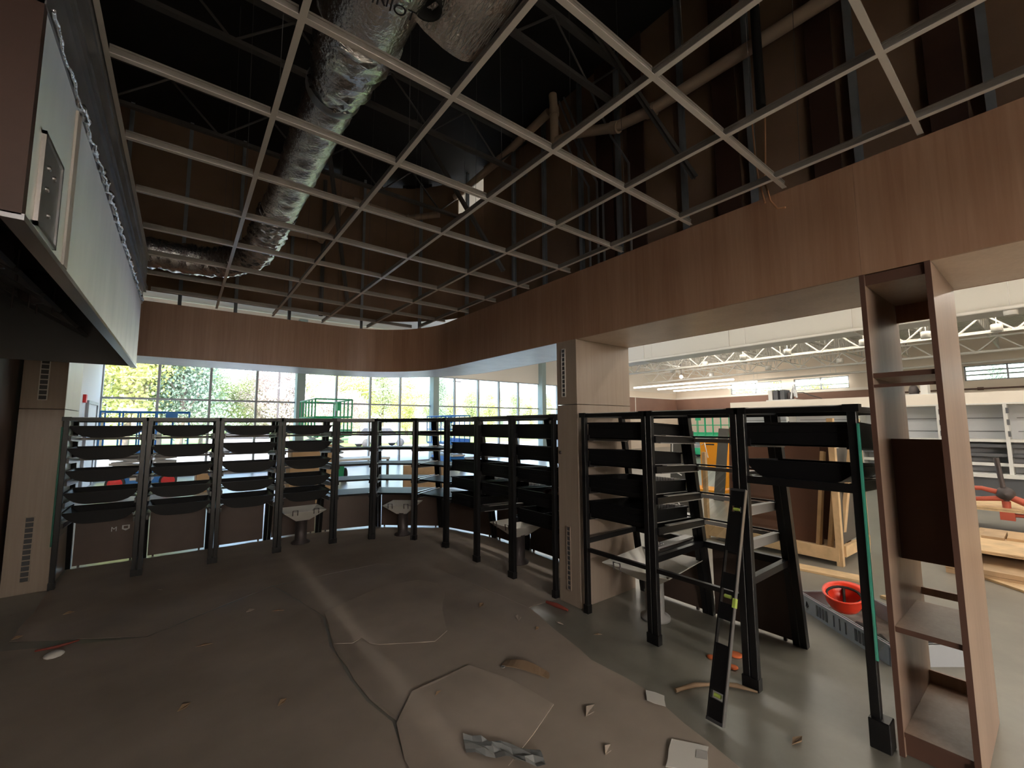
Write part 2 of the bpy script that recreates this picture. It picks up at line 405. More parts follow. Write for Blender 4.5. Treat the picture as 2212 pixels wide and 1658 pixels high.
for i, x in enumerate(xs):
    tee((x, -2.9, 0), (x, yend(x), 0), name='main_runner')
for j in range(-5, 9):
    y = GY0+G*j; xe = xend(y)
    st = [-.315 if y < 4.8 else XL] + xs + [xe]
    if y >= 4.8: st = [XL, -.96, GX0] + xs + [xe]
    st = [x for x in st if x <= xe]
    if st[-1] != xe: st.append(xe)
    for a, b in zip(st[:-1], st[1:]):
        if b-a > .03: tee((a+.012, y, 0), (b-.012, y, 0))
m = MB()
for x in xs:
    for y in (-.5, .8, 2.0, 3.25, 4.4, 5.5):
        m.tube([(x, y, ZG+.04), (x+random.uniform(-.04, .04), y+random.uniform(-.05, .05), 5.5)], .0016, 4)
tag(m.build('hanger_wire', 'brace', cg), kind='stuff')
m = MB(); m.bx(-.318, -.300, 1.5, 4.78, ZG, ZG+.002); m.build('wall_angle', 'tbar', cg)

# ------------------------------------------------------------------ pillars
def vent(parent, c, t, n, w, h, slots, frame='label'):
    c, t, n = Vector(c), Vector(t), Vector(n); up_ = Vector((0, 0, 1))
    m = MB()
    for sgn in (-1, 1):
        m.obx(c+t*sgn*(w/2-.004), t*.004, n*.004, up_*h/2)
        m.obx(c+up_*sgn*(h/2-.004), t*w/2, n*.004, up_*.004)
    for k in range(1, slots): m.obx(c+up_*(-h/2+h*k/slots), t*w/2, n*.003, up_*.005)
    fr = m.build('vent_grille', frame, parent)
    MB().obx(c-n*.001, t*(w/2-.006), n*.001, up_*(h/2-.006)).build('vent_slots', 'dark_hole', fr)
pl = structure('pillar', (2.84, 2.82, 0))
MB().bx(XW, 3.62, 2.70, 2.96, 0, 1.783).build('lower_panel', 'pillar', pl, bevel=.003)
MB().bx(XW, 3.62, 2.70, 2.96, 1.787, ZS0).build('upper_panel', 'pillar', pl, bevel=.003)
vent(pl, (XW-.003, 2.865, 2.09), (0, 1, 0), (-1, 0, 0), .052, .46, 11)
vent(pl, (XW-.003, 2.835, .40), (0, 1, 0), (-1, 0, 0), .052, .56, 13, 'pillar')
m = MB(); m.lathe([(.0, -.006), (.014, -.006), (.016, 0)], (XW-.001, 2.925, 1.34), 14, 'X'); lk = m.build('lock', 'tool_steel', pl)
pl2 = structure('pillar_hood_side', (-1.1, 6.25, 0))
MB().bx(-1.27, -.955, YB, 7.03, 0, 1.78).build('lower_panel', 'pillar', pl2, bevel=.003)
MB().bx(-1.27, -.955, YB, 7.03, 1.784, ZS0).build('upper_panel', 'pillar', pl2, bevel=.003)
vent(pl2, (-1.12, YB-.003, 2.13), (1, 0, 0), (0, -1, 0), .07, .52, 10)
vent(pl2, (-1.12, YB-.003, .42), (1, 0, 0), (0, -1, 0), .07, .62, 12, 'pillar')

# ------------------------------------------------------------------ exhaust hood
HX, HY0, HY1, HZ0, HZ1 = -.335, 1.5, 4.80, 2.11, 2.67
hood = thing('exhaust_hood', 'long stainless steel exhaust hood hanging over the dark side of the room', 'hood', (-.8, 3.1, HZ0))
MB().bx(HX-.03, HX, HY0+.03, HY1, HZ0, HZ1).build('face_panel', 'steel_brushed', hood, bevel=.003)
MB().bx(XL, HX-.03, HY1-.03, HY1, HZ0, HZ1).build('end_panel', 'steel_dark', hood)
MB().bx(XL, HX+.001, HY0, HY0+.029, HZ0, 3.04).build('near_end_panel', 'backer', hood)  # stainless end coloured dark brown; its shade is put into the colour
MB().bx(XL, HX-.03, HY0+.03, HY1-.03, HZ1-.04, HZ1).build('top_panel', 'steel_dark', hood)
m = MB(); m.bx(HX-.035, HX+.006, HY0, HY1, HZ0-.012, HZ0+.004); m.build('drip_lip', 'lip', hood)
m = MB()
for k in range(7): m.bar((-1.15, HY0+.15+k*.46, 2.62), (-.62, HY0+.15+k*.46, 2.30), .40, .02, (0, 0, 1))
m.build('filter_bank', 'steel_dark', hood)
MB().bx(HX-.002, HX+.006, 1.93, 1.985, HZ0+.01, HZ1-.02).build('seam_strip', 'steel', hood)
m = MB(); m.bx(HX, HX+.004, 1.60, 1.80, 2.13, 2.38); cp = m.build('control_plate', 'galv', hood)
m = MB()
for a in ((1.595, 1.605, 2.125, 2.385), (1.795, 1.805, 2.125, 2.385), (1.595, 1.805, 2.125, 2.135), (1.595, 1.805, 2.375, 2.385)):
    m.bx(HX, HX+.009, a[0], a[1], a[2], a[3])
m.build('plate_frame', 'lip', cp)
m = MB()
for yy, zz in ((1.66, 2.31), (1.66, 2.25), (1.72, 2.31), (1.70, 2.19)): m.lathe([(0, .007), (.007, .006), (.007, 0)], (HX+.004, yy, zz), 8, 'X')
m.build('button', 'lip', cp)
MB().bx(HX-.02, HX+.004, HY0, HY1+.05, HZ1, 2.80).build('lower_closure', 'galv', hood)
MB().bx(HX-.02, HX+.012, HY0, HY1+.15, 2.80, 3.10).build('upper_closure', 'galv', hood)
for zz in (2.80, 2.86, 2.98): MB().bx(HX+.012, HX+.018, HY0, HY1+.15, zz, zz+.008).build('closure_rib', 'galv', hood)
pts = []; rs = []
for k in range(120):
    t = k/119; pts.append((HX+.008+random.uniform(-.004, .006), 1.52+t*3.2, HZ1+.005+random.uniform(-.008, .008)*(1 if t > .12 else .2)))
    rs.append((.009 if t > .12 else .005)+random.uniform(-.004, .006)*(1 if t > .12 else .1))
MB().tube(pts, rs, 6).build('foil_sealant', 'foil', hood)
for k, yy in enumerate((2.2, 2.9, 3.6)):
    m = MB(); m.lathe([(0, 2.50), (.05, 2.50), (.055, 2.45), (.07, 2.40), (.06, 2.33), (0, 2.31)], (-.72, yy, 0), 14)
    lt = m.build('hood_lamp', 'tool_steel', hood)
    m = MB()
    for a in range(4): m.tube([(-.72+.08*math.cos(a*PI/2), yy+.08*math.sin(a*PI/2), 2.42), (-.72+.08*math.cos(a*PI/2), yy+.08*math.sin(a*PI/2), 2.27)], .005, 6)
    m.build('cage', 'tool_steel', lt)

# ------------------------------------------------------------------ bread racks
ZR = 1.695
LEV = [1.60, 1.37, 1.14, .92, .72]
def rack(a, b, na, nb, label, kind, levels=4, arms='black', low_rail=False, arms_b=None, bare=False, kick=True, glass_end=None, rear_glass=False):
    a, b, na, nb = Vector((*a, 0)), Vector((*b, 0)), Vector((*na, 0)).normalized(), Vector((*nb, 0)).normalized()
    t = (b-a).normalized(); g = .024
    fa, fb = a+t*g, b-t*g
    r = thing('bread_rack', label, 'rack', (a+b)/2, 'black bread racks around the bakery')
    Z = Vector((0, 0, 1))
    def rear(p, n, z): return p + n*(.79-.27*z/1.7) + Z*z
    for p in (fa, fb):
        m = MB(); m.bar(p+Z*.0, p+Z*(ZR-.03), .042, .042, na); po = m.build('front_post', 'black', r, bevel=.003)
        MB().bar(p-na*.004, p-na*.004+Z*.07, .05, .05, na).build('foot', 'black', po)
    ra, rb = fa, fb
    for p, n in ((fa, na), (fb, nb)):
        m = MB(); m.bar(rear(p, n, 0), rear(p, n, ZR-.03), .042, .05, n); m.build('rear_post', 'black', r)
    m = MB(); m.bar(fa-t*.02+Z*(ZR-.015), fb+t*.02+Z*(ZR-.015), .05, .03); tr = m.build('top_rail', 'black', r)
    MB().bar(fa-na*0+Z*(ZR+.003), fb+Z*(ZR+.003), .03, .006).build('gleam_cap', 'shelf_white', tr)  # white colour stands in for the window gleam along the rail
    for e in (fa, fb): MB().bar(e-t*.035+Z*(ZR-.012), e+t*.035+Z*(ZR-.012), .06, .04).build('rail_bracket', 'black', tr)
    m = MB(); m.bar(rear(fa, na, ZR-.03), rear(fb, nb, ZR-.03), .03, .03); m.build('rear_top_rail', 'black', r)
    for e, n in ((fa, na), (fb, nb)): MB().bar(e+Z*(ZR-.02), rear(e, n, ZR-.02), .03, .03).build('top_arm', 'black', r)
    for k in range(levels):
        zt = LEV[k]-.115
        for e, n, sg in ((fa, na, 1), (fb, nb, -1)):
            e2 = e+t*sg*.03
            p, q = e2+n*.01+Z*zt, rear(e2, n, zt-.02)+n*.02
            m = MB(); m.bar(p, q, .018, .05); ar = m.build('shelf_arm', arms if sg == 1 or not arms_b else arms_b, r)
            m = MB(); m.bar(p-Z*.028+n*.06, q-Z*.028-n*.03, .022, .006); m.bar(p+Z*.028+n*.12, q+Z*.028-n*.06, .040, .005); m.build('bright_lip', 'frost', ar)
        m = MB(); m.bar(rear(fa, na, zt+.01), rear(fb, nb, zt+.01), .012, .012); rr = m.build('rear_rail', 'black', r)
        MB().bar(rear(fa, na, zt-.02)+t*.02, rear(fb, nb, zt-.02)-t*.02, .006, .03).build('rear_lip', 'frost', rr)
    if levels > 3 and not bare:
        z5 = .60
        for e, n in ((fa, na), (fb, nb)):
            MB().bar(e+n*.02+Z*z5, rear(e, n, z5), .04, .045).build('lower_arm', 'black', r)
        MB().bar(rear(fa, na, z5), rear(fb, nb, z5), .045, .05).build('lower_rear_rail', 'black', r)
    if low_rail: MB().bar(fa+Z*.525, fb+Z*.525, .03, .03).build('low_front_rail', 'black', r)
    if bare: MB().bar(fa+Z*1.255, fb+Z*1.255, .04, .045).build('cross_beam', 'black', r)
    if kick:
        p, q = fa+na*.795+t*.03, fb+nb*.795-t*.03
        if (q-p).length < (fb-fa).length*.9: p, q = fa+na*.795, fb+nb*.795
        tt = (q-p).normalized()
        m = MB(); m.bar(p+Z*.285, q+Z*.285, .018, .53, Z); r['kick_dir'] = 0; kp = m.build('kick_panel', 'kick', r)
        for e in (p+tt*.05, q-tt*.05): MB().bar(e+Z*0, e+Z*.03, .02, .02, na).build('levelling_foot', 'tool_steel', r)
        del r['kick_dir']
        r_k = kp
    else: r_k = None
    if glass_end is not None:
        e, n = (a, na) if glass_end == 0 else (b, nb)
        sg = -1 if glass_end == 0 else 1
        o_ = e+t*sg*.003
        prof = [o_+n*.02+Z*.45, o_+n*.76+Z*.45, o_+n*.55+Z*1.66, o_-n*.02+Z*1.66]
        m = MB(); m.quad8([v-t*.004 for v in prof], [v+t*.004 for v in prof]); ge = m.build('end_glass', 'acrylic', r)
        MB().bar(o_-n*.026+Z*.42, o_-n*.026+Z*1.60, .012, .012, n).build('glass_edge', 'glass_edge', ge)
    if rear_glass:
        p0, p1, p2, p3 = rear(fa, na, .62), rear(fb, nb, .62), rear(fb, nb, 1.24), rear(fa, na, 1.24)
        m = MB(); n = na*.004; m.quad8([p0+n*8-n, p1+n*8-n, p2+n*8-n, p3+n*8-n], [p0+n*8+n, p1+n*8+n, p2+n*8+n, p3+n*8+n]); m.build('clear_panel', 'acrylic', r)
    return r, r_k
def tray_scoop(w, d, h):
    r = local_thing('bread_tray', '', 'tray', 'black scooped bread trays')
    m = MB(); N = 14; prof = []
    for k in range(N+1):
        u = -1+2*k/N; prof.append((u*w/2, -h*(1-abs(u)**4.0)**1.0))
    vs = []; fs = []
    for y in (0, d):
        for x, z in prof: vs.append((x, y, z))
        for x, z in prof: vs.append((x*.97, y, min(0, z+.008)))
    n = N+1
    for k in range(N):
        fs.append((k, k+1, 2*n+k+1, 2*n+k)); fs.append((n+k, n+k+1, 3*n+k+1, 3*n+k))
    m.add(vs, fs, True)
    for y in (0, d):
        q = [(x, y, z) for x, z in prof]; q2 = [(x, y+(.008 if y == 0 else -.008), z) for x, z in prof]
        m.add(q+q2, [tuple(range(n)), tuple(range(n, 2*n))[::-1]])
    m.build('body', 'tray', r)
    m = MB()
    for y in (0, d): m.bar((-w/2, y, .004), (w/2, y, .004), .016, .012)
    for x in (-w/2, w/2): m.bar((x, 0, .004), (x, d, .004), .014, .012)
    m.build('rim', 'tray', r)
    return r
def tray_box(w, d, h, ribs):
    r = local_thing('bread_tray', '', 'tray', 'black box bread trays')
    m = MB(); tk = .008
    m.bx(-w/2, w/2, 0, tk, -h, 0); m.bx(-w/2, w/2, d-tk, d, -h, 0); m.bx(-w/2, -w/2+tk, 0, d, -h, 0); m.bx(w/2-tk, w/2, 0, d, -h, 0); m.bx(-w/2, w/2, 0, d, -h, -h+tk)
    m.build('body', 'tray', r)
    m = MB(); m.bx(-w/2-.008, w/2+.008, -.012, .012, -.006, .008); m.bx(-w/2-.008, w/2+.008, d-.012, d+.012, -.006, .008)
    m.bx(-w/2-.008, -w/2+.012, 0, d, -.006, .008); m.bx(w/2-.012, w/2+.008, 0, d, -.006, .008)
    m.build('rim', 'tray', r)
    m = MB(); m.bx(-w/2+.02, w/2-.02, -.006, 0, -h+.03, -h+.04); m.bx(-w/2+.02, w/2-.02, -.006, 0, -.05, -.042); m.build('front_ridge', 'tray', r)
    if ribs:
        m = MB()
        for k in range(9): m.bx(w*.05+k*.026, w*.05+k*.026+.007, d-.10, d-.02, -h+.02, .014)
        m.build('divider_comb', 'frost', r)
    return r
def flat_shelf(poly):
    pass
NX = (1, 0); NY = (0, 1)
L_x = [-.955, -.30, .37, 1.04, 1.72]
names_L = ['beside the pillar under the hood end', 'second from the pillar under the hood end', 'third from the pillar under the hood end', 'next to the curved corner']
bays = []
for i in range(4):
    r, kp = rack((L_x[i], YB), (L_x[i+1], YB), NY, NY, 'black bread rack bay %s, holding scooped trays' % names_L[i], 'L', 5, glass_end=0 if i == 0 else None)
    bays.append(r)
    if i == 0 and kp:
        tx = bpy.data.curves.new('mark', 'FONT'); tx.body = 'M'; tx.size = .075; tx.extrude = .001
        to = bpy.data.objects.new('sticker_letter', tx); COL.objects.link(to); to.parent = r
        to.location = Vector((-.60, YB+.7835, .36)) - r.location; to.rotation_euler = (PI/2, 0, 0); tx.materials.append(M['mark']); to = as_mesh(to)
        m = MB(); m.quad8([(-.50, YB+.783, .42), (-.43, YB+.783, .42), (-.43, YB+.783, .375), (-.465, YB+.783, .355), (-.50, YB+.783, .375)],
                          [(-.50, YB+.785, .42), (-.43, YB+.785, .42), (-.43, YB+.785, .375), (-.465, YB+.785, .355), (-.50, YB+.785, .375)])
        sh = m.build('sticker_shield', 'mark', r)
        MB().bx(-.485, -.445, YB+.781, YB+.7835, .38, .41).build('shield_centre', 'kick', sh)
cn = [(1.72, 6.25), (2.22, 6.13), (2.67, 5.72), (2.84, 5.10)]
def cdir(p):
    v = Vector((p[0]-CX, p[1]-CY)); v.normalize(); return tuple(v)
dirs = [NY, cdir(cn[1]), cdir(cn[2]), NX]
names_K = ['where the curve begins after the window run', 'in the middle of the curved corner', 'where the curve ends before the pillar run']
for i in range(3):
    r, kp = rack(cn[i], cn[i+1], dirs[i], dirs[i+1], 'black bread rack bay with flat shelves, %s' % names_K[i], 'K', 5)
    a, b = Vector((*cn[i], 0)), Vector((*cn[i+1], 0)); na, nb = Vector((*dirs[i], 0)), Vector((*dirs[i+1], 0)); t = (b-a).normalized()
    for k in range(5):
        z = LEV[k]-.10; dp = .79-.27*z/1.7-.04
        q = [a+t*.06+na*.06, b-t*.06+nb*.06, b-t*.03+nb*dp, a+t*.03+na*dp]
        mid = (q[0]+q[1]+q[2]+q[3])/4
        sh = thing('shelf_panel', 'dark flat shelf panel, %s, in the bay %s' % (['topmost', 'second highest', 'third highest', 'fourth highest', 'lowest'][k], ['where the curve begins', 'mid curved corner', 'where the curve ends'][i]), 'shelf', (mid.x, mid.y, z), 'flat shelf panels in the curved corner')
        MB().quad8([v+Vector((0, 0, z)) for v in q], [v+Vector((0, 0, z+.012)) for v in q]).build('panel', 'tray', sh)
        m = MB(); m.bar(q[0]+Vector((0, 0, z+.016)), q[3]+Vector((0, 0, z+.016)), .02, .008); m.bar(q[1]+Vector((0, 0, z+.016)), q[2]+Vector((0, 0, z+.016)), .02, .008); m.build('side_strip', 'lip', sh)
        MB().bar(q[0]+Vector((0, 0, z+.004)), q[1]+Vector((0, 0, z+.004)), .012, .024).build('front_lip', 'tray', sh)
R_y = [5.10, 4.36, 3.67, 2.99]
names_R = ['just after the curved corner', 'between the curve and the middle pillar', 'touching the far side of the middle pillar']
for i in range(3):
    rack((XW, R_y[i]), (XW, R_y[i+1]), NX, NX, 'black bread rack bay %s' % names_R[i], 'R', 5)
C_y = [2.64, 1.965, 1.285, .665]
names_C = ['against the near side of the middle pillar', 'behind the leaning spirit level', 'beside the tall shelving unit']
rack((XW, C_y[0]), (XW, C_y[1]), NX, NX, 'black bread rack bay %s, four deep trays' % names_C[0], 'C', 4, low_rail=True)
rack((XW, C_y[1]), (XW, C_y[2]), NX, NX, 'nearly empty black bread rack bay %s' % names_C[1], 'C', 4, arms_b='frost', low_rail=True, rear_glass=True)
rC, _ = rack((XW, C_y[2]), (XW, C_y[3]), NX, NX, 'black bread rack bay %s, open below two trays' % names_C[2], 'C', 2, bare=True, kick=False, glass_end=1)
MB().bx(XW-.045, XW+.045, .665-.035, .665+.05, .0, .14).build('foot_block', 'black', rC, bevel=.004)

# trays on the racks
proto_s = tray_scoop(.585, .50, .115); note_kids(proto_s)
proto_b = tray_box(.585, .50, .13, False); proto_r = tray_box(.585, .56, .13, True)
for p in (proto_b, proto_r): note_kids(p)
used = set()
def put(proto, x, y, z, rz, label, group, tilt=-.05):
    if proto.name in used: o = dup(proto)
    else: o = proto; used.add(proto.name)
    o.location = (x, y, z); o.rotation_euler = (tilt, 0, rz); o['label'] = label; o['group'] = group
    return o
TOP = ['topmost', 'second highest', 'third highest', 'fourth highest', 'lowest']
sel_L = ['first bay from the hood', 'second bay from the hood', 'third bay from the hood', 'fourth bay from the hood']
for i in range(4):
    for k in range(5):
        x = (L_x[i]+L_x[i+1])/2
        put(proto_s, x, YB+.035, LEV[k]-.005*(k > 2), 0, 'black scooped tray, %s row in the %s' % (TOP[k], sel_L[i]), 'scooped trays on the window run', tilt=random.uniform(-.01, .04))
sel_R = ['bay just after the curved corner', 'middle bay before the pillar', 'bay touching the far side of the pillar']
for i in range(3):
    for k in range(5):
        y = (R_y[i]+R_y[i+1])/2
        if i == 1 and k == 4: continue
        put(proto_r if k > 2 else proto_b, XW+.035, y, LEV[k], -PI/2, 'black box tray, %s row in the %s' % (TOP[k], sel_R[i]), 'box trays on the pillar run')
for k in range(4):
    put(proto_r if k > 1 else proto_b, XW+.03, (C_y[0]+C_y[1])/2, LEV[k]+.01, -PI/2, 'deep black tray, %s row, near side of the middle pillar' % TOP[k], 'deep trays beside the middle pillar')
for k in range(2):
    put(proto_b if k == 0 else proto_s, XW+.03, (C_y[2]+C_y[3])/2, LEV[k]+.0, -PI/2, 'black tray, %s of two, beside the tall shelving unit' % ('upper' if k == 0 else 'lower'), 'two trays beside the tall shelving unit')

# white slicer bins under some bays
def slicer_bin(c, t, n, w, d, zt, label, ped=True):
    c, t, n = Vector((*c, 0)), Vector((*t, 0)), Vector((*n, 0)); Z = Vector((0, 0, 1))
    r = thing('slicer_bin', label, 'bin', c, 'white slicer bins under the racks')
    top = [c-t*w/2-n*d/2, c+t*w/2-n*d/2, c+t*w/2+n*d/2, c-t*w/2+n*d/2]
    bot = [c-t*w*.16-n*d*.16, c+t*w*.16-n*d*.16, c+t*w*.16+n*d*.16, c-t*w*.16+n*d*.16]
    m = MB()
    for i in range(4):
        j = (i+1) % 4
        P = [top[i]+Z*(zt+(.10 if i == 2 else 0)), top[j]+Z*(zt+(.10 if i == 1 or i == 2 else 0)*0), bot[j]+Z*(zt-.16), bot[i]+Z*(zt-.16)]
        P = [top[i]+Z*zt, top[j]+Z*zt, bot[j]+Z*(zt-.14), bot[i]+Z*(zt-.14)]
        m.quad8(P, [p-Z*.006 for p in P])
    m.build('hopper', 'white', r)
    for sg in (-1, 1):
        p = c+t*sg*w*.25-n*d*.5+Z*(zt-.01)
        m = MB(); m.tube([p-t*.03-Z*.03, p-t*.03+Z*.035-n*.01, p+t*.03+Z*.035-n*.01, p+t*.03-Z*.03], .006, 6); m.build('handle', 'tool_steel', r)
    if ped:
        m = MB(); m.lathe([(.0, 0), (.12, 0), (.12, .02), (.075, .05), (.075, zt-.15), (.10, zt-.13), (0, zt-.13)], c, 18); m.build('pedestal', 'grey_metal' if c.y < 3 else 'tool_steel', r)
slicer_bin((3.2, 2.2), (-.12, .99), (.99, .12), .58, .66, .46, 'white slicer bin under the bay beside the middle pillar')
slicer_bin((1.38, 6.55), (1, 0), (0, 1), .52, .5, .46, 'white slicer bin under the last straight window bay')
slicer_bin((2.66, 6.08), (.75, -.66), (.66, .75), .46, .46, .46, 'white slicer bin inside the curved corner')
slicer_bin((3.2, 4.02), (0, 1), (1, 0), .46, .5, .46, 'white slicer bin low in the middle bay before the pillar')
# ball-bearing feed plate in the pillar bay
fr = thing('roller_plate', 'grey plate with rows of steel balls on the low rack frame', 'plate', (3.0, 1.98, .60))
m = MB(); m.bx(2.9, 3.5, 2.0, 2.08, .635, .65); m.build('grey_strip', 'frost', fr)
m = MB()
for a in range(6):
    for b in range(3): m.lathe([(0, .012), (.008, .008), (.011, 0), (0, -.004)], (2.92+a*.03, 2.02+b*.022, .655), 8)
tag(m.build('steel_balls', 'lip', fr), kind='stuff')
# things left on shelves
t = thing('wrapped_parcel', 'white crumpled bag with a red band on the fourth tray by the pillar', 'bag', (3.1, 3.20, .86))
m = MB(); pts = [(3.0+.02*math.sin(k), 3.35-k*.05, .88+.012*math.sin(k*2.1)) for k in range(8)]
m.tube(pts, [.015, .045, .06, .055, .05, .06, .04, .015], 10); m.build('bag', 'label', t)
MB().tube([(3.0, 3.28, .885), (3.0, 3.255, .885)], [.066, .066], 10).build('red_band', 'red_scrap', t)

# ------------------------------------------------------------------ tall shelving unit
cab = thing('shelving_unit', 'tall open maple veneer shelving unit standing between the openings', 'cabinet', (3.2, .48, 0))
MB().bx(XW, 3.56, .59, .612, 0, ZS0).build('side_panel', ['veneer_pale'], cab, bevel=.001)
MB().bx(XW, 3.56, .335, .357, 0, ZS0).build('side_panel', ['veneer_pale'], cab, bevel=.001)
for yy in (.601, .346): MB().bx(XW-.004, XW, yy-.011, yy+.011, 0, ZS0).build('edge_band', 'veneer_edge', cab)
for nm, x0, x1, z0, z1 in (('top_board', 2.85, 3.56, 2.33, 2.385), ('fixed_shelf', 2.85, 3.54, 1.835, 1.86), ('lower_shelf', 2.85, 3.36, .575, .60), ('bottom_board', 2.85, 3.54, .09, .112)):
    o = MB().bx(x0, x1, .358, .589, z0, z1).build(nm, 'veneer_pale', cab)
    MB().bx(x0-.003, x0, .358, .589, z0, z1).build('edge_band', 'veneer_edge', o)
MB().bx(2.84, 2.86, .358, .589, 1.785, 1.80).build('light_rail', 'veneer_edge', cab)
MB().bx(2.862, 2.88, .358, .589, .005, .09).build('toe_board', 'veneer_edge', cab)
MB().bx(3.50, 3.515, .358, .589, 2.22, 2.33).build('back_rail', 'veneer', cab)
MB().bx(3.50, 3.515, .358, .589, .112, .18).build('back_rail', 'veneer_pale', cab)
MB().bx(3.50, 3.515, .358, .589, .60, .64).build('back_rail', 'veneer_pale', cab)
MB().bx(3.10, 3.118, .358, .589, .88, 1.515).build('divider_panel', 'brownboard', cab)

# spirit level leaning on the rack
lv = thing('spirit_level', 'long black spirit level leaning against the black rack post', 'level', (2.36, 1.29, 0))
p, q = Vector((2.335, 1.262, .015)), Vector((2.80, 1.285, 1.19)); d = (q-p); dn = d.normalized(); sd = Vector((0, 1, 0)); nn = sd.cross(dn).normalized()
def lseg(a, b, w, dep, c=0, mm='black', nm='body', par=None, off=0.):
    m = MB(); m.obx(p+d*(a+b)/2+sd*c+nn*off, d*(b-a)/2, sd*w/2, nn*dep/2); return m.build(nm, mm, par or lv)
m = MB()
for a, b in ((0, .085), (.115, .30), (.40, .47), (.53, .60), (.70, .885), (.915, 1)): m.obx(p+d*(a+b)/2, d*(b-a)/2, sd*.040, nn*.0115)
for sg in (-1, 1): m.obx(p+d*.5+sd*sg*.038, d*.5, sd*.004, nn*.014)
m.build('body', 'black', lv)
lseg(0, 1, .005, .028, -.0445, 'lip', 'measuring_edge')
for a in (.10, .50, .90):
    m = MB(); m.tube([p+d*a-sd*.018, p+d*a+sd*.018], .010, 10); m.build('vial', 'vial', lv)
lseg(.0, .012, .088, .03, 0, 'rubber', 'end_cap'); lseg(.988, 1, .088, .03, 0, 'rubber', 'end_cap')
lseg(.46, .50, .016, .03, -.042, 'vial', 'green_sticker')

# ------------------------------------------------------------------ ducts and pipes above the grid
def foil_tube(pts, rad, n=28, rough=.012, seed=1, sub=18):
    random.seed(seed)
    P = [Vector(x) for x in pts]; R_ = rad
    C = []; RR = []
    for i in range(len(P)-1):
        for k in range(sub):
            t = k/sub
            p0, p1, p2, p3 = P[max(i-1, 0)], P[i], P[i+1], P[min(i+2, len(P)-1)]
            C.append(.5*((2*p1)+(p2-p0)*t+(2*p0-5*p1+4*p2-p3)*t*t+(3*p1-p0-3*p2+p3)*t**3)); RR.append(R_[i]*(1-t)+R_[i+1]*t)
    C.append(P[-1]); RR.append(R_[-1])
    m = MB(); vs = []; prev = None
    for i, c_ in enumerate(C):
        d_ = (C[min(i+1, len(C)-1)]-C[max(i-1, 0)]).normalized()
        a = (d_.cross(Vector((0, 0, 1))) if prev is None else prev-d_*prev.dot(d_)).normalized(); prev = a; b = d_.cross(a)
        ring_ = random.uniform(-1, 1)*rough*.8
        for k in range(n):
            r_ = RR[i]+ring_+random.uniform(-1, 1)*rough
            vs.append(c_+r_*(math.cos(2*PI*k/n)*a+math.sin(2*PI*k/n)*b))
    m.add(vs, [(i*n+k, i*n+(k+1) % n, (i+1)*n+(k+1) % n, (i+1)*n+k) for i in range(len(C)-1) for k in range(n)], True)
    m.add(vs[-n:], [tuple(range(n))]); m.add(vs[:n], [tuple(range(n))[::-1]])
    return m
random.seed(3)
du = thing('insulated_duct', 'long foil wrapped air duct narrowing above the ceiling grid and bending to the hood', 'duct', (.6, 3, 3.55))
foil_tube([(.60, .5, 3.62), (.59, 1.2, 3.60), (.59, 1.95, 3.57)], [.21, .205, .20], rough=.004, seed=2).build('wide_section', 'foil', du)
foil_tube([(.59, 1.95, 3.57), (.60, 2.25, 3.56), (.60, 2.50, 3.56)], [.205, .17, .135], rough=.011, seed=5, sub=10).build('reducer', 'foil', du)
foil_tube([(.60, 2.45, 3.56), (.60, 3.0, 3.56), (.60, 3.7, 3.55), (.59, 4.3, 3.55)], [.14, .138, .14, .145], rough=.006, seed=8).build('narrow_section', 'foil', du)
foil_tube([(.59, 4.25, 3.55), (.58, 4.8, 3.54), (.52, 5.35, 3.50), (.22, 5.75, 3.46), (-.25, 5.85, 3.46), (-.8, 5.85, 3.48)], [.15, .155, .16, .165, .16, .16], rough=.012, seed=9).build('flexible_elbow', 'foil', du)
m = MB()
for y in (2.47, 4.28): m.lathe([(.15, -.03), (.155, 0), (.15, .03)], (.6, y, 3.56), 24, 'Y')
m.build('clamp_band', 'galv', du)
tx = bpy.data.curves.new('duct_print', 'FONT'); tx.body = 'HNIOT'; tx.size = .07; tx.extrude = .0005; tx.materials.append(M['ink'])
to = bpy.data.objects.new('duct_lettering', tx); COL.objects.link(to); to.parent = du
to.location = Vector((.50, 1.66, 3.386))-ORG[du.name]; to.rotation_euler = (PI, 0, math.radians(-8)); to = as_mesh(to)
bt = thing('duct_boot', 'short foil duct boot with scrim netting beside the wide duct', 'duct', (.98, 1.5, 3.6))
foil_tube([(1.03, .7, 3.90), (.98, 1.3, 3.78), (.94, 1.78, 3.66)], [.21, .23, .225], n=26, rough=.007, seed=4, sub=8).build('body', 'foil', bt)
m = MB()
for k in range(-8, 9):
    for sg in (-1, 1):
        P_ = []
        for j in range(9):
            u = j/8*.94; ang = -PI/2+k*.10+sg*(u-.5)*.5
            c_ = lerp((.98, 1.3, 3.78), (.94, 1.78, 3.66), u); P_.append(c_+(.233-.004*u)*Vector((math.cos(ang), math.sin(ang)*.243, math.sin(ang)*.97)))
        m.tube(P_, .0016, 4)
m.build('scrim', 'frost', bt)
m = MB(); m.lathe([(0, .06), (.052, .06), (.055, 0), (.065, 0), (.065, .16), (.0, .16)], (.77, 1.60, 3.46), 18, 'Z'); m.build('collar', 'pipe_black', bt)
def pipe(nm, label, pts, r, mm, cat='pipe', joints=(), n=14, group=None):
    t = thing(nm, label, cat, pts[0], group)
    MB().tube(pts, r, n).build('run', mm, t)
    for j in joints:
        a, b = Vector(pts[j]), Vector(pts[j+1]); dd = (b-a).normalized()
        MB().tube([a-dd*.05, a+dd*.05], r*1.18, n).build('coupling', mm, t)
    return t
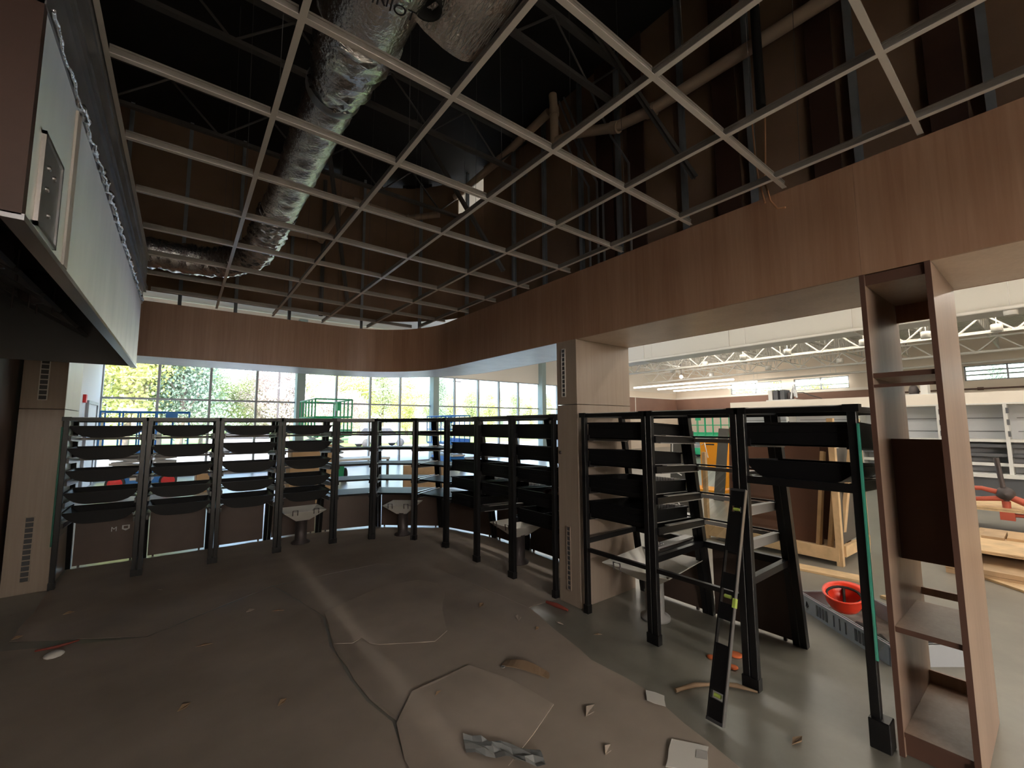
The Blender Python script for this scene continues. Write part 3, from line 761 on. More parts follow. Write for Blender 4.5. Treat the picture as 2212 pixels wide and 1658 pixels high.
pipe('drain_pipe', 'beige pipe climbing along the sheathing above the bulkhead', [(3.40, -1.5, 4.52), (3.40, .76, 4.55), (3.40, 2.19, 4.60), (3.38, 2.6, 4.66), (3.36, 3.15, 4.90), (3.34, 3.42, 4.95)], .052, 'pvc', joints=(2, 3))
pipe('vent_pipe', 'upright beige pipe with an elbow in the dark plenum', [(3.34, 3.46, 4.90), (3.34, 3.46, 5.35), (3.34, 3.48, 5.58)], .050, 'pvc', joints=(1,))
pipe('slanted_pipe', 'beige pipe slanting down towards the bright hole in the plenum', [(3.34, 3.55, 5.40), (3.34, 4.6, 5.32), (3.28, 5.70, 5.25)], .052, 'pvc', joints=(1,))
pipe('crooked_pipe', 'beige pipe with two bends along the window side plenum', [(.75, 6.6, 4.36), (1.5, 6.6, 4.40), (1.84, 6.6, 5.08), (2.0, 6.6, 5.14), (2.85, 6.6, 5.12), (3.2, 6.1, 5.10)], .052, 'pvc', joints=(1, 3, 4))
bp_ = pipe('black_pipe', 'black wrapped pipe dropping beside the orange wires', [(3.30, 1.20, 5.55), (3.30, 1.20, 3.96)], .032, 'pipe_black')
MB().tube([(3.30, 1.20, 5.55), (3.30, 1.20, 4.78)], .036, 12).build('bare_collar', 'pvc', bp_)
for k, (y, pts) in enumerate(((1.25, [(3.28, 1.26, 3.90), (3.27, 1.25, 3.6), (3.12, 1.18, 3.3), (2.83, 1.06, 3.10), (2.80, 1.03, 2.97)]), (1.18, [(3.28, 1.17, 3.86), (3.26, 1.18, 3.5), (3.0, 1.10, 3.2), (2.82, 1.02, 3.06), (2.80, 1.00, 2.97), (2.79, .96, 2.90), (2.78, .915, 2.885)]))):
    t = thing('dangling_wire', 'thin orange wire dangling over the bulkhead, %s' % ('straight end' if k == 0 else 'curled end'), 'wire', pts[0], 'orange wires dangling over the bulkhead')
    MB().tube(pts, .006, 6).build('strand', 'copper', t)
for k, y in enumerate((3.10, 2.98, 2.90, 2.55)):
    t = thing('conduit', 'thin steel conduit upright on the plenum wall, %s from the black pipe' % ['fourth', 'third', 'second', 'nearest'][k], 'conduit', (3.52, y, 3.05), 'steel conduits on the plenum wall')
    MB().tube([(3.52, y, 3.05), (3.52, y, 4.3), (3.5, y+.2, 4.7), (3.45, y+.5, 5.55)], .013, 8).build('tube', 'conduit', t)
for k, (a, b) in enumerate((((3.1, 2.6, 5.58), (3.52, 1.85, 3.8)), ((2.2, 4.9, 5.58), (3.05, 4.1, 3.5)), ((1.6, 6.9, 5.5), (1.62, 6.95, 3.3)), ((1.2, 5.4, 5.58), (2.0, 6.9, 3.6)))):
    t = thing('steel_brace', 'dark steel brace slanting through the plenum, %s' % ['above the straight drain pipe', 'crossing below the bright hole', 'upright against the window side', 'near the duct elbow'][k], 'brace', a, 'steel braces in the plenum')
    m = MB(); m.bar(a, b, .06, .006); m.bar(a, b, .006, .06); m.build('angle', 'brace', t)
for k, y in enumerate((-.5, 1.1, 2.7, 4.3, 5.9)):
    t = thing('roof_joist', 'dark open web roof joist above the grid, %s from the window side' % ['fifth', 'fourth', 'third', 'second', 'first'][k], 'joist', (1.1, y, 5.1), 'roof joists above the bakery')
    m = MB(); m.bar((XL, y, 5.55), (3.6, y, 5.55), .06, .05); m.bar((XL, y, 5.05), (3.6, y, 5.05), .06, .04); m.build('chord', 'brace', t)
    m = MB()
    for i in range(10): m.tube([(XL+.49*i, y, 5.05 if i % 2 else 5.53), (XL+.49*(i+1), y, 5.53 if i % 2 else 5.05)], .012, 6)
    m.build('web', 'brace', t)

# ------------------------------------------------------------------ the hall around the bakery
MB().bx(29, 29.3, -12, 17.8, 0, 2.40).build('wall_right', 'cream')['kind'] = 'structure'
wr = structure('wall_right_upper', (29, 0, 2.4))
MB().bx(28.97, 29.3, 5.2, 17.5, 2.40, 3.42).build('brown_band', 'band', wr)
MB().bx(29, 29.3, -12, 5.2, 2.40, 3.55).build('cream_field', 'cream', wr)
MB().bx(29, 29.3, 5.2, 17.5, 3.42, 3.55).build('cream_strip', 'cream_light', wr)
MB().bx(29, 29.3, -12, 17.5, 4.25, 5.7).build('cream_head', 'cream', wr)
cl = [(10.4, 13.5), (7.06, 9.75), (.0, 2.68), (-6, -3)]
edges = [-12]
for a, b in sorted(cl): edges += [a, b]
edges.append(17.5)
for i in range(0, len(edges), 2): MB().bx(29, 29.3, edges[i], edges[i+1], 3.55, 4.25).build('pier', 'cream', wr)
MB().bx(28.95, 29.0, 5.2, 17.5, 3.40, 3.46).build('trim_strip', 'cream_light', wr)
wn = 0
for a, b in cl:
    wn += 1; wd = structure('window_%d' % wn, (29.1, (a+b)/2, 3.55))
    m = MB()
    for y in (a+.03, (a+b)/2, b-.03): m.bx(29.08, 29.16, y-.03, y+.03, 3.55, 4.25)
    m.bx(29.08, 29.16, a, b, 3.55, 3.60); m.bx(29.08, 29.16, a, b, 4.20, 4.25); m.build('frame', 'mullion', wd)
    for z in (3.82, 4.02): MB().bx(29.16, 29.28, a, b, z-.03, z+.03).build('louver', 'cooler', wd)
    for y0, y1 in ((a+.06, (a+b)/2-.03), ((a+b)/2+.03, b-.06)): MB().bx(29.115, 29.12, y0, y1, 3.60, 4.20).build('pane', 'glass', wd)
MB().bx(-8, 29.3, -12.2, -12, 0, 5.7).build('wall_hall_rear', 'cream')['kind'] = 'structure'
MB().bx(-8.2, -8, -12, 17.8, 0, 5.7).build('wall_hall_side', 'cream')['kind'] = 'structure'
MB().bx(-8, -1.96, 13.1, 17.6, 0, 5.7).build('wall_vestibule', 'cream_light')['kind'] = 'structure'
dv = structure('door_1', (-1.95, 16.0, 0))
m = MB(); m.bx(-1.96, -1.90, 15.2, 15.28, 0, 2.2); m.bx(-1.96, -1.90, 16.7, 16.78, 0, 2.2); m.bx(-1.96, -1.90, 15.2, 16.78, 2.2, 2.28); m.build('frame', 'mullion', dv)
MB().bx(-1.95, -1.93, 15.28, 16.7, 0, 2.2).build('leaf', 'cream_light', dv)
ex = thing('fire_alarm', 'small red fire alarm on the pale wall by the glazing', 'alarm', (-1.93, 14.8, 2.3)); MB().bx(-1.96, -1.90, 14.72, 14.88, 2.2, 2.4).build('body', 'red', ex)
# glazed front: window wall at y = 17.5
YW = 17.5
MX = [-1.96, -.65, .70, 2.05, 3.43, 4.78, 6.13, 7.44, 9.0, 10.15, 11.48, 12.74, 14.0, 15.54, 16.85, 18.2, 19.5]
COLS = (3.43, 9.0, 15.54)
fw = structure('wall_front', (10, YW, 0))
MB().bx(-2.0, 29.3, YW, YW+.3, 3.84, 5.7).build('head_panel', 'cream_light', fw)
MB().bx(19.5, 29.3, YW, YW+.3, 0, 2.40).build('low_panel', 'cream', fw)
MB().bx(19.5, 28.97, YW-.03, YW+.3, 2.40, 3.42).build('brown_band', 'band', fw)
MB().bx(19.5, 29.3, YW, YW+.3, 3.42, 3.84).build('cream_strip', 'cream', fw)
MB().bx(19.5, 28.95, YW-.05, YW, 3.40, 3.46).build('trim_strip', 'cream_light', fw)
for x in (24.0,): MB().bx(x-.03, x+.03, YW-.05, YW, 2.40, 3.42).build('trim_strip', 'cream_light', fw)
groups_ = [(0, 4), (4, 8), (8, 13), (13, 16)]
for gi, (a, b) in enumerate(groups_):
    wd = structure('window_%d' % (wn+1+gi), (MX[a], YW, 0))
    for i in range(a, b+1):
        if MX[i] in COLS: continue
        MB().bx(MX[i]-.035, MX[i]+.035, YW, YW+.13, 0, 3.84).build('mullion', 'mullion', wd)
    for z0, z1 in ((2.445, 2.505), (3.80, 3.86), (0, .10)): MB().bx(MX[a], MX[b], YW+.01, YW+.12, z0, z1).build('rail', 'mullion', wd)
    for i in range(a, b):
        for z0, z1 in ((.10, 2.445), (2.505, 3.80)): MB().bx(MX[i]+.035, MX[i+1]-.035, YW+.06, YW+.068, z0, z1).build('pane', 'glass', wd)
for k, x in enumerate(COLS):
    o = MB().bx(x-.14, x+.14, YW-.32, YW+.10, 0, 5.6).build('steel_column', 'column', bevel=.01); o['kind'] = 'structure'
# roof deck and structure of the hall
hd = MB(); hd.bx(3.75, 29.3, -12, 17.8, ZD, 6); hd.bx(-8, 3.75, 7.25, 17.8, ZD, 6); hd.bx(-8, 3.75, -12, -4.1, ZD, 6); hd.bx(-8, XL-.12, -4.1, 7.25, ZD, 6)
tag(hd.build('ceiling_hall', 'hall_white'), kind='structure')
rb = MB()
for k in range(37): x = 18.1+k*.29; rb.bx(x, x+.10, -11.9, 17.4, ZD-.05, ZD-.001)
tag(rb.build('deck_rib', 'hall_white'), kind='stuff', cat='ribs', label='white corrugation ribs under the hall roof deck')
JY = [-7.5, -6, -4.5, -3, -1.5, 0, 1.5, 3, 4.5, 6, 7.5, 9, 10.5, 12, 13.5, 15, 16.4]
def web_truss(nm, label, a, b, zt, zb, n, group, r=.022, ch=.07):
    a, b = Vector(a), Vector(b)
    t = thing(nm, label, 'joist', (a.x, a.y, zb), group)
    m = MB(); Z = Vector((0, 0, 1)); m.bar(a+Z*zt, b+Z*zt, ch, .05); m.bar(a+Z*zb, b+Z*zb, ch, .05); m.build('chord', 'joist', t)
    m = MB()
    for i in range(n):
        p_, q_ = lerp(a, b, i/n), lerp(a, b, (i+1)/n)
        m.tube([p_+Z*(zb if i % 2 else zt), q_+Z*(zt if i % 2 else zb)], r, 5)
    m.build('web', 'joist', t)
    return t
for k, y in enumerate(JY):
    web_truss('bar_joist', 'white open web joist under the hall roof, %s counted from the glazed front' % NTH[len(JY)-k-1], (18.6, y, 0), (28.9, y, 0), 5.66, 4.95, 30, 'white bar joists of the hall')
for k, x in enumerate((19.4, 24.6)):
    web_truss('roof_girder', 'heavy white roof girder running under the joists, %s the bakery' % ('nearer to' if k == 0 else 'farther from'), (x, -11, 0), (x, 17.2, 0), 4.93, 4.35, 46, 'white roof girders of the hall', .03, .12)
bd = thing('supply_duct', 'broad plain white air duct under the hall roof', 'duct', (17.3, 3, 4.6))
m = MB(); m.bx(17.3, 18.4, -10, 15.5, 4.62, 5.45); m.build('body', 'hall_white', bd, bevel=.03)
for y in (-4, 0, 4, 8, 12): MB().bx(17.27, 18.43, y, y+.05, 4.59, 5.47).build('flange', 'joist', bd)
for k, (x, z) in enumerate(((16.4, 4.5), (19.6, 4.4), (24.5, 4.35), (26.6, 4.15))):
    t = thing('sprinkler_pipe', 'long white overhead pipe in the hall, %s from the bakery' % ['first', 'second', 'third', 'fourth'][k], 'pipe', (x, 0, z), 'white overhead pipes in the hall')
    MB().tube([(x, -11, z), (x, 16.8, z)], .055, 8).build('run', 'joist', t)
    m = MB()
    for y in range(-9, 16, 4): m.tube([(x, y, z), (x, y, 5.55)], .012, 5)
    m.build('hanger_rod', 'joist', t)
cans = [(18.9, 2.5, 4.35), (18.9, 4.1, 4.35), (18.9, 6.5, 4.3), (18.9, 8.2, 4.3), (19.5, 10.2, 4.3), (20.5, 12.5, 4.3), (16.6, .6, 4.3), (19.2, 1.0, 4.3), (23.5, 6.0, 4.3), (23.5, 9.0, 4.3), (24, 12.2, 4.3), (16.4, -.3, 4.4)]
m = MB(); m.lathe([(0, .22), (.11, .22), (.13, .20), (.13, 0), (.10, 0), (.09, .05), (0, .05)], (0, 0, 0), 14); m.tube([(0, 0, .22), (0, 0, 1.42)], .012, 6)
c0 = local_thing('pendant_light', '', 'light', 'white pendant cans under the hall roof'); m.build('shade', 'joist', c0); note_kids(c0)
for k, (x, y, z) in enumerate(cans):
    o = c0 if k == 0 else dup(c0)
    o.location = (x, y, ZD-1.42); o['label'] = 'white cylinder pendant light under the hall roof, %s counted from the shelving unit side' % NTH[sorted(range(len(cans)), key=lambda i: cans[i][1]/cans[i][0]).index(k)]
# strip lights that light the hall; only the far corner ones are seen
m = MB(); m.bx(-.05, .05, -3.2, 3.2, 0, .06); l0 = local_thing('strip_light', '', 'light', 'lit strip lights in the hall'); m.build('diffuser', 'led', l0)
m = MB(); m.bx(-.035, .035, -3.2, 3.2, .06, .09); m.tube([(0, -2.5, .09), (0, -2.5, 1.14)], .006, 5); m.tube([(0, 2.5, .09), (0, 2.5, 1.14)], .006, 5); m.build('housing', 'joist', l0); note_kids(l0)
strips = [(x, y) for x in (6.0, 9.5, 13.0) for y in (-8.5, -1.5, 5.5, 12.5) if not (x < 7 and y > 12)] + [(-5, -8)]
for k, (x, y) in enumerate(strips):
    o = l0 if k == 0 else dup(l0)
    o.location = (x, y, 4.6); o['label'] = 'lit strip light hidden above the view under the hall roof'
m = MB(); m.bx(-.05, .05, -3.2, 3.2, 0, .06); l1 = local_thing('strip_light', '', 'light', 'added fill strips behind the bakery'); m.build('diffuser', 'led_fill', l1)
m = MB(); m.bx(-.035, .035, -3.2, 3.2, .06, .09); m.tube([(0, -2.5, .09), (0, -2.5, 2.94)], .006, 5); m.tube([(0, 2.5, .09), (0, 2.5, 2.94)], .006, 5); m.build('housing', 'joist', l1); note_kids(l1)
m = MB(); m.bx(-.06, .06, -3.2, 3.2, 0, .07); l2 = local_thing('strip_light', '', 'light', 'lit strip lights in the far hall corner'); m.build('diffuser', 'led_far', l2)
m = MB(); m.bx(-.035, .035, -3.2, 3.2, .07, .10); m.tube([(0, -2.5, .10), (0, -2.5, 1.79)], .006, 5); m.tube([(0, 2.5, .10), (0, 2.5, 1.79)], .006, 5); m.build('housing', 'joist', l2); note_kids(l2)
m = MB(); m.bx(-.05, .05, -3.2, 3.2, 0, .06); l3 = local_thing('strip_light', '', 'light', 'added fill strips behind the broad duct'); m.build('diffuser', 'led', l3)  # unseen strips added behind the duct to brighten the joists
m = MB(); m.bx(-.035, .035, -3.2, 3.2, .06, .09); m.tube([(0, -2.5, .09), (0, -2.5, .54)], .006, 5); m.tube([(0, 2.5, .09), (0, 2.5, .54)], .006, 5); m.build('housing', 'joist', l3); note_kids(l3)
for k, y in enumerate((-6, 1, 8.0)):
    o = l3 if k == 0 else dup(l3)
    o.location = (18.52, y, 5.2); o['label'] = 'added fill strip light hidden behind the broad plain duct under the hall roof'
for k, (x, y, z) in enumerate(((23.4, 13.9, 3.95), (25.8, 13.7, 3.95), (28.1, 13.9, 3.95), (28.7, 10.3, 3.95))):
    o = l2 if k == 0 else dup(l2)
    o.location = (x, y, z); o['label'] = 'lit strip light over the brown tiled hall corner, %s counted from the middle pillar' % ORD[k].replace('topmost', 'first')
for k, (x, y) in enumerate(((-4.4, -4.9), (-4.4, -5.8), (-4.4, -6.7), (-4.4, -7.6), (-.8, -7.0), (-.8, -8.6))):               # unseen fill strips added behind the camera to brighten the bakery
    o = l1 if k == 0 else dup(l1)
    o['label'] = 'added fill strip light out of view behind the bakery'; o.location = (x, y, 2.80); o.rotation_euler = (0, 0, PI/2)
bl = thing('work_bulb', 'single glaring bulb hanging among the far joists', 'lamp', (22.5, 13.2, 4.3))
MB().lathe([(0, -.09), (.06, -.07), (.09, 0), (.06, .07), (0, .09)], (22.5, 13.2, 4.3), 12).build('bulb', 'bulb', bl)
MB().tube([(22.5, 13.2, 4.38), (22.5, 13.2, 5.74)], .01, 5).build('cord', 'rubber', bl)

# ------------------------------------------------------------------ refrigerated cases along the hall
def case(y0, y1, k):
    t = thing('display_case', 'grey refrigerated wall case, %s from the brown band end' % ORD[k].replace('topmost', 'first'), 'case', (14.4, (y0+y1)/2, 0), 'grey refrigerated wall cases')
    MB().bx(14.6, 15.0, y0, y1, 0, 2.0).build('back', 'cooler', t)
    o = MB().bx(14.0, 15.0, y0, y1, 2.0, 2.28).build('canopy', 'cream_light', t)
    MB().bx(13.99, 14.0, y0, y1, 2.0, 2.03).build('canopy_trim', 'shelf_white', o)
    for y in (y0+.03,):
        MB().bx(14.0, 14.62, y-.03, y+.03, 0, 2.0).build('side_panel', 'shelf_white', t)
        m = MB()
        for z in (1.3, 1.55, 1.8): m.bx(13.985, 14.0, y-.05, y-.01, z, z+.12)
        m.build('hinge', 'cooler_dark', t)
    MB().bx(13.95, 14.62, y0, y1, 0, .42).build('base', 'cooler_dark', t)
    MB().bx(13.88, 14.62, y0, y1, .42, .50).build('deck_tray', 'shelf_white', t)
    for z in (.68, .88, 1.08):
        MB().bx(14.12, 14.6, y0, y1, z, z+.035).build('shelf', 'cooler_dark', t)
        MB().bx(14.10, 14.12, y0, y1, z-.02, z+.05).build('price_rail', 'cooler_dark' if z > .7 else 'shelf_white', t)
    MB().bx(14.05, 14.6, y0, y1, 1.18, 1.24).build('top_shelf', 'shelf_white', t)
    for z in (1.4, 1.7): MB().bx(14.585, 14.60, y0+.1, y1-.1, z, z+.012).build('panel_line', 'cooler_dark', t)
ys = [6.55, 4.9, 3.25, 1.75, .72, -1.0, -2.8]
for k in range(len(ys)-1): case(ys[k+1], ys[k], k)
cu = thing('condensing_unit', 'open compressor unit with dark coils on the wall case canopy', 'compressor', (14.4, 5.1, 2.28))
MB().bx(14.2, 14.8, 4.75, 5.55, 2.28, 2.32).build('base_plate', 'shelf_white', cu)
for y, mm in ((5.45, 'shelf_white'), (5.3, 'cooler_dark'), (5.12, 'cooler_dark')):
    m = MB(); m.bx(14.25, 14.7, y-.06, y+.05, 2.32, 2.62); m.build('coil_housing', mm, cu)
m = MB(); m.lathe([(0, 2.32), (.08, 2.32), (.09, 2.4), (.08, 2.52), (0, 2.55)], (14.4, 4.95, 0), 14); m.build('compressor', 'tool_steel', cu)
m = MB(); m.tube([(14.3, 4.9, 2.34), (14.3, 4.86, 2.6), (14.3, 4.82, 2.72), (14.3, 4.8, 2.4)], .025, 8); m.tube([(14.3, 4.75, 2.36), (14.3, 4.78, 2.6)], .03, 8); m.build('copper_lines', 'cooler', cu)
m = MB(); m.tube([(14.2, 4.7, 2.5), (14.2, 4.55, 2.5), (14.2, 4.4, 2.42), (14.2, 4.2, 2.34), (14.2, 4.1, 2.3)], .012, 6); m.build('hose', 'rubber', cu)
cu2 = thing('small_compressor', 'smaller compressor unit on the canopy seen through the shelving unit', 'compressor', (14.4, 2.1, 2.28))
MB().bx(14.2, 14.7, 1.8, 2.35, 2.28, 2.31).build('base_plate', 'shelf_white', cu2)
m = MB(); m.lathe([(0, 2.31), (.09, 2.31), (.10, 2.42), (.07, 2.52), (0, 2.54)], (14.4, 2.22, 0), 14); m.build('compressor', 'tool_steel', cu2)
MB().bx(14.25, 14.6, 1.95, 2.08, 2.31, 2.55).build('control_box', 'shelf_white', cu2)
rp = thing('wall_pipe', 'thin brown pipe fixed along the cream wall above the cases', 'pipe', (20, 3, 3.0))
MB().tube([(28.9, -8, 3.16), (28.9, 6.1, 3.16)], .035, 8).build('run', 'veneer_edge', rp)
m = MB()
for y in (-6, -3, -.4, 2.2, 4.4): m.tube([(28.9, y-.1, 3.16), (28.9, y+.1, 3.16)], .07, 8)
m.build('bracket', 'veneer_edge', rp)

# ------------------------------------------------------------------ scissor lifts
def lift(c, rz, mm, label, ext, zdeck, length=1.9, wide=.8, wheel='red', ctrl=True):
    r = local_thing('scissor_lift', label, 'lift')
    m = MB(); m.bx(-length/2+.2, length/2-.2, -wide/2+.1, wide/2-.1, .14, .46); ch = m.build('chassis', mm, r, bevel=.02)
    MB().bx(-.25, .15, -wide/2+.085, -wide/2+.1, .24, .38).build('chassis_decal', 'label', ch)
    m = MB(); m.bx(-length/2+.1, length/2-.1, -wide/2+.14, wide/2-.14, .46, .52); m.build('chassis_top', 'grey_metal', r)
    for sx in (-1, 1):
        for sy in (-1, 1):
            cc = (sx*(length/2-.36), sy*(wide/2-.06), .19)
            m = MB(); m.lathe([(.0, -.055), (.13, -.055), (.19, -.045), (.19, .045), (.13, .055), (0, .055)], cc, 20, 'Y'); wh = m.build('wheel', 'rubber', r)
            m = MB(); m.lathe([(.0, sy*.062), (.135, sy*.062), (.145, sy*.054), (.145, sy*.04)], cc, 20, 'Y'); m.build('hub', wheel, wh)
    m = MB(); ns = max(2, int(round((zdeck-.52)/.16))); dz = (zdeck-.52)/ns
    for k in range(ns):
        z0 = .52+k*dz
        for sy in (-1, 1):
            y = sy*(wide/2-.18)
            m.bar((-length*.38, y, z0), (length*.38, y, z0+dz), .035, .055); m.bar((-length*.38, y+.03*sy, z0+dz), (length*.38, y+.03*sy, z0), .035, .055)
    m.build('scissor_arms', 'grey_metal', r)
    m = MB(); m.bx(-length/2, length/2+ext, -wide/2, wide/2, zdeck, zdeck+.07); m.bx(-length/2, length/2+ext, -wide/2-.01, -wide/2, zdeck, zdeck+.2); m.build('platform', mm, r)
    m = MB()
    for h in (.55, 1.05):
        P = [(-length/2, -wide/2), (length/2+ext, -wide/2), (length/2+ext, wide/2), (-length/2, wide/2), (-length/2, -wide/2)]
        for a, b in zip(P[:-1], P[1:]): m.tube([(a[0], a[1], zdeck+h), (b[0], b[1], zdeck+h)], .022, 6)
    n = 5
    for k in range(n+1):
        x = -length/2+(length+ext)*k/n
        for y in (-wide/2, wide/2): m.tube([(x, y, zdeck+.05), (x, y, zdeck+1.05)], .02, 6)
    m.build('guard_rail', mm, r)
    if ctrl:
        MB().bx(length/2-.5, length/2-.25, -wide/2-.06, -wide/2+.02, zdeck+.78, zdeck+1.06).build('control_box', mm, r)
    r.location = (*c, 0); r.rotation_euler = (0, 0, rz)
    return r
lift((-.72, 14.9), 0, 'blue', 'blue scissor lift with red wheel hubs parked at the glazing beyond the hood', 0, .93, 1.75)
lift((3.4, 13.6), PI/2, 'green', 'green scissor lift parked end on at the glazing', .0, 1.30, 1.9, 1.0, 'grey_metal')
lift((8.1, 14.5), PI/2, 'blue', 'blue scissor lift seen through the curved corner racks', 0, .9, 1.9, .8, 'grey_metal')
lift((20.0, 10.6), PI/2, 'green', 'bright green scissor lift far across the hall before the brown band', 0, 1.0, 1.9, .8, 'grey_metal')

# ------------------------------------------------------------------ cartons, sheets and timber in the hall
def carton(nm, label, c, s, rz=0, mm='card', cat='box', z=0):
    r = local_thing(nm, label, cat)
    x, y, h = s
    MB().bx(-x/2, x/2, -y/2, y/2, 0, h).build('carton', mm, r, bevel=.006)
    MB().bx(-x/2-.001, x/2+.001, -.03, .03, 0.01, h+.002).build('tape', 'label', r)
    r.location = (c[0], c[1], z); r.rotation_euler = (0, 0, rz)
    return r
carton('cardboard_box', 'large brown carton standing behind the last straight window bay', (2.2, 9.8), (.95, .6, .85), .05, z=.02)
carton('cardboard_box', 'second brown carton stacked on the large carton behind the racks', (2.25, 9.8), (.9, .55, .32), -.03, z=.872)
carton('cardboard_box', 'small brown carton near the blue lift with red hubs', (.52, 13.2), (.36, .35, .55), .1)
carton('cardboard_box', 'pale tall carton behind the curved corner racks', (4.9, 10.0), (1.0, .5, .62), -.4, 'ply')
tb = thing('work_table', 'low white topped work table behind the curved corner', 'table', (3.9, 12.6, 0))
MB().bx(3.3, 4.9, 12.2, 13.0, .62, .68).build('top', 'shelf_white', tb)
for x in (3.35, 4.85):
    for y in (12.25, 12.95): MB().bx(x-.03, x+.03, y-.03, y+.03, 0, .62).build('leg', 'tool_steel', tb)
# crate of upright dark panels
cr = thing('panel_crate', 'open pine crate holding tall dark grey panels upright', 'crate', (6.4, 2.0, 0))
def post(p, q, w=.06, h=.05, nm='post', mm='timber', par=None, up=(0, 1, 0)):
    return MB().bar(p, q, w, h, up).build(nm, mm, par or cr)
post((5.97, 1.66, 0), (5.97, 1.66, 1.66), .07, .06); post((6.85, 1.62, 0), (6.85, 1.62, 1.66), .06, .05); post((5.97, 3.2, 0), (5.97, 3.2, 1.2), .06, .05)
post((5.95, 3.25, .12), (5.95, 1.66, .12), .05, .14, 'base_rail', up=(0, 0, 1)); post((6.0, 1.63, .16), (6.85, 1.60, .16), .04, .12, 'base_rail', up=(0, 0, 1))
MB().bx(5.98, 6.95, 1.68, 3.2, .05, .10).build('base_board', 'ply', cr)
m = MB(); m.bx(6.02, 6.82, 1.655, 1.675, .22, 1.62); pn = m.build('grey_panel', 'blackboard', cr)
m = MB(); m.bx(6.72, 6.75, 1.75, 2.42, .10, 1.5); m.build('brown_panel', 'brownboard', cr)
for k, (x, z) in enumerate(((6.02, 1.36), (6.14, 1.43))): MB().obx((x+.1, 1.652, z), (.045, 0, 0), (0, .002, 0), (0, 0, .05)).build('paper_label', 'label', pn)
m = MB(); m.quad8([(6.4, 1.95, .1), (6.4, 3.1, .1), (6.55, 3.1, 1.55), (6.55, 1.95, 1.55)], [(6.43, 1.95, .1), (6.43, 3.1, .1), (6.58, 3.1, 1.55), (6.58, 1.95, 1.55)]); m.build('brown_panel', 'brownboard', cr)
for k, (y, l) in enumerate(((1.70, 1.3), (1.82, 1.28), (1.95, 1.25))):
    t = thing('pine_stud', 'pine stud leaning inside the panel crate, %s' % ['frontmost', 'middle', 'rearmost'][k], 'timber', (5.75, y, .1), 'pine studs leaning in the crate')
    MB().bar((6.15+.05*k, y, .10), (6.3+.05*k, y-.13+.03*k, l), .09, .038, (0, 1, 0)).build('stud', 'timber', t)
for k, (y, x, l, mm) in enumerate(((4.25, 9.0, 1.55, 'ply'), (4.05, 9.0, 1.5, 'timber'), (3.9, 9.0, 1.45, 'ply'), (3.7, 8.9, 1.6, 'timber'), (3.5, 8.8, 1.5, 'blackboard'), (4.55, 9.0, 1.5, 'blackboard'))):
    t = thing('leaning_board', '%s leaning among the boards beyond the racks, %s from the orange sign' % ({'ply': 'plywood board', 'timber': 'pine board', 'blackboard': 'dark board'}[mm], ORD[(5-k)].replace('topmost', 'first')), 'board', (x, y, 0), 'boards leaning in the hall')
    MB().bar((x, y, 0), (x+.25, y-.06, l), .16+.05*(k % 2), .035, (1, 0, 0)).build('board', mm, t)
for k, y in enumerate((2.75, 4.35)):
    t = thing('mirror_panel', 'black panel edged with white cable, %s' % ('beside the crate' if k == 0 else 'beside the orange sign'), 'panel', (7.2, y, 0), 'black panels edged with white cable')
    MB().obx((7.3, y, .75), (.02, 0, .0), (0, .22, 0), (.05, 0, .72)).build('panel', 'blackboard', t)
    m = MB(); m.tube([(7.24, y-.1, 1.3), (7.2, y+.1, 1.28), (7.2, y+.12, .9), (7.2, y+.1, .75), (7.2, y-.05, .68)], .012, 6); m.tube([(7.2, y-.1, .55), (7.17, y+.06, .52), (7.17, y+.1, .30), (7.17, y-.02, .14), (7.17, y-.12, .12)], .012, 6); m.build('cable', 'wire_white', t)
os_ = thing('orange_sign', 'orange folding barrier board standing in the hall behind the racks', 'sign', (10.3, 5.2, 0))
MB().bx(10.0, 10.03, 4.95, 5.45, .55, 1.17).build('board', 'orange', os_)
m = MB(); m.bx(10.02, 10.3, 4.88, 4.95, .12, 1.15); m.build('side', 'orange', os_)
MB().bx(9.8, 10.4, 4.9, 5.75, 0, .07).build('base', 'orange', os_)
for y in (4.95, 5.4): MB().bx(10.0, 10.05, y, y+.05, .07, .6).build('leg', 'orange', os_)
MB().bx(9.99, 10.0, 5.1, 5.3, 1.1, 1.13).build('grip_slot', 'ink', os_)
m = MB(); m.tube([(9.98, 5.4, 1.1), (9.97, 5.32, 1.15), (9.97, 5.28, .95), (9.97, 5.25, .8)], .012, 6); m.build('cable', 'wire_white', os_)
for k, (a, b, wd_) in enumerate((((5.45, 2.6), (5.60, 1.35), .20), ((7.0, .9), (6.2, .0), .22), ((5.2, 1.15), (4.95, .55), .05))):
    t = thing('floor_plank', 'pine plank lying flat on the concrete, %s' % ['in front of the panel crate', 'beyond the shelving unit', 'thin strip behind the tote'][k], 'plank', (*a, 0), 'pine planks on the hall floor')
    MB().bar((*a, .012), (*b, .012), wd_, .022).build('plank', 'timber', t)
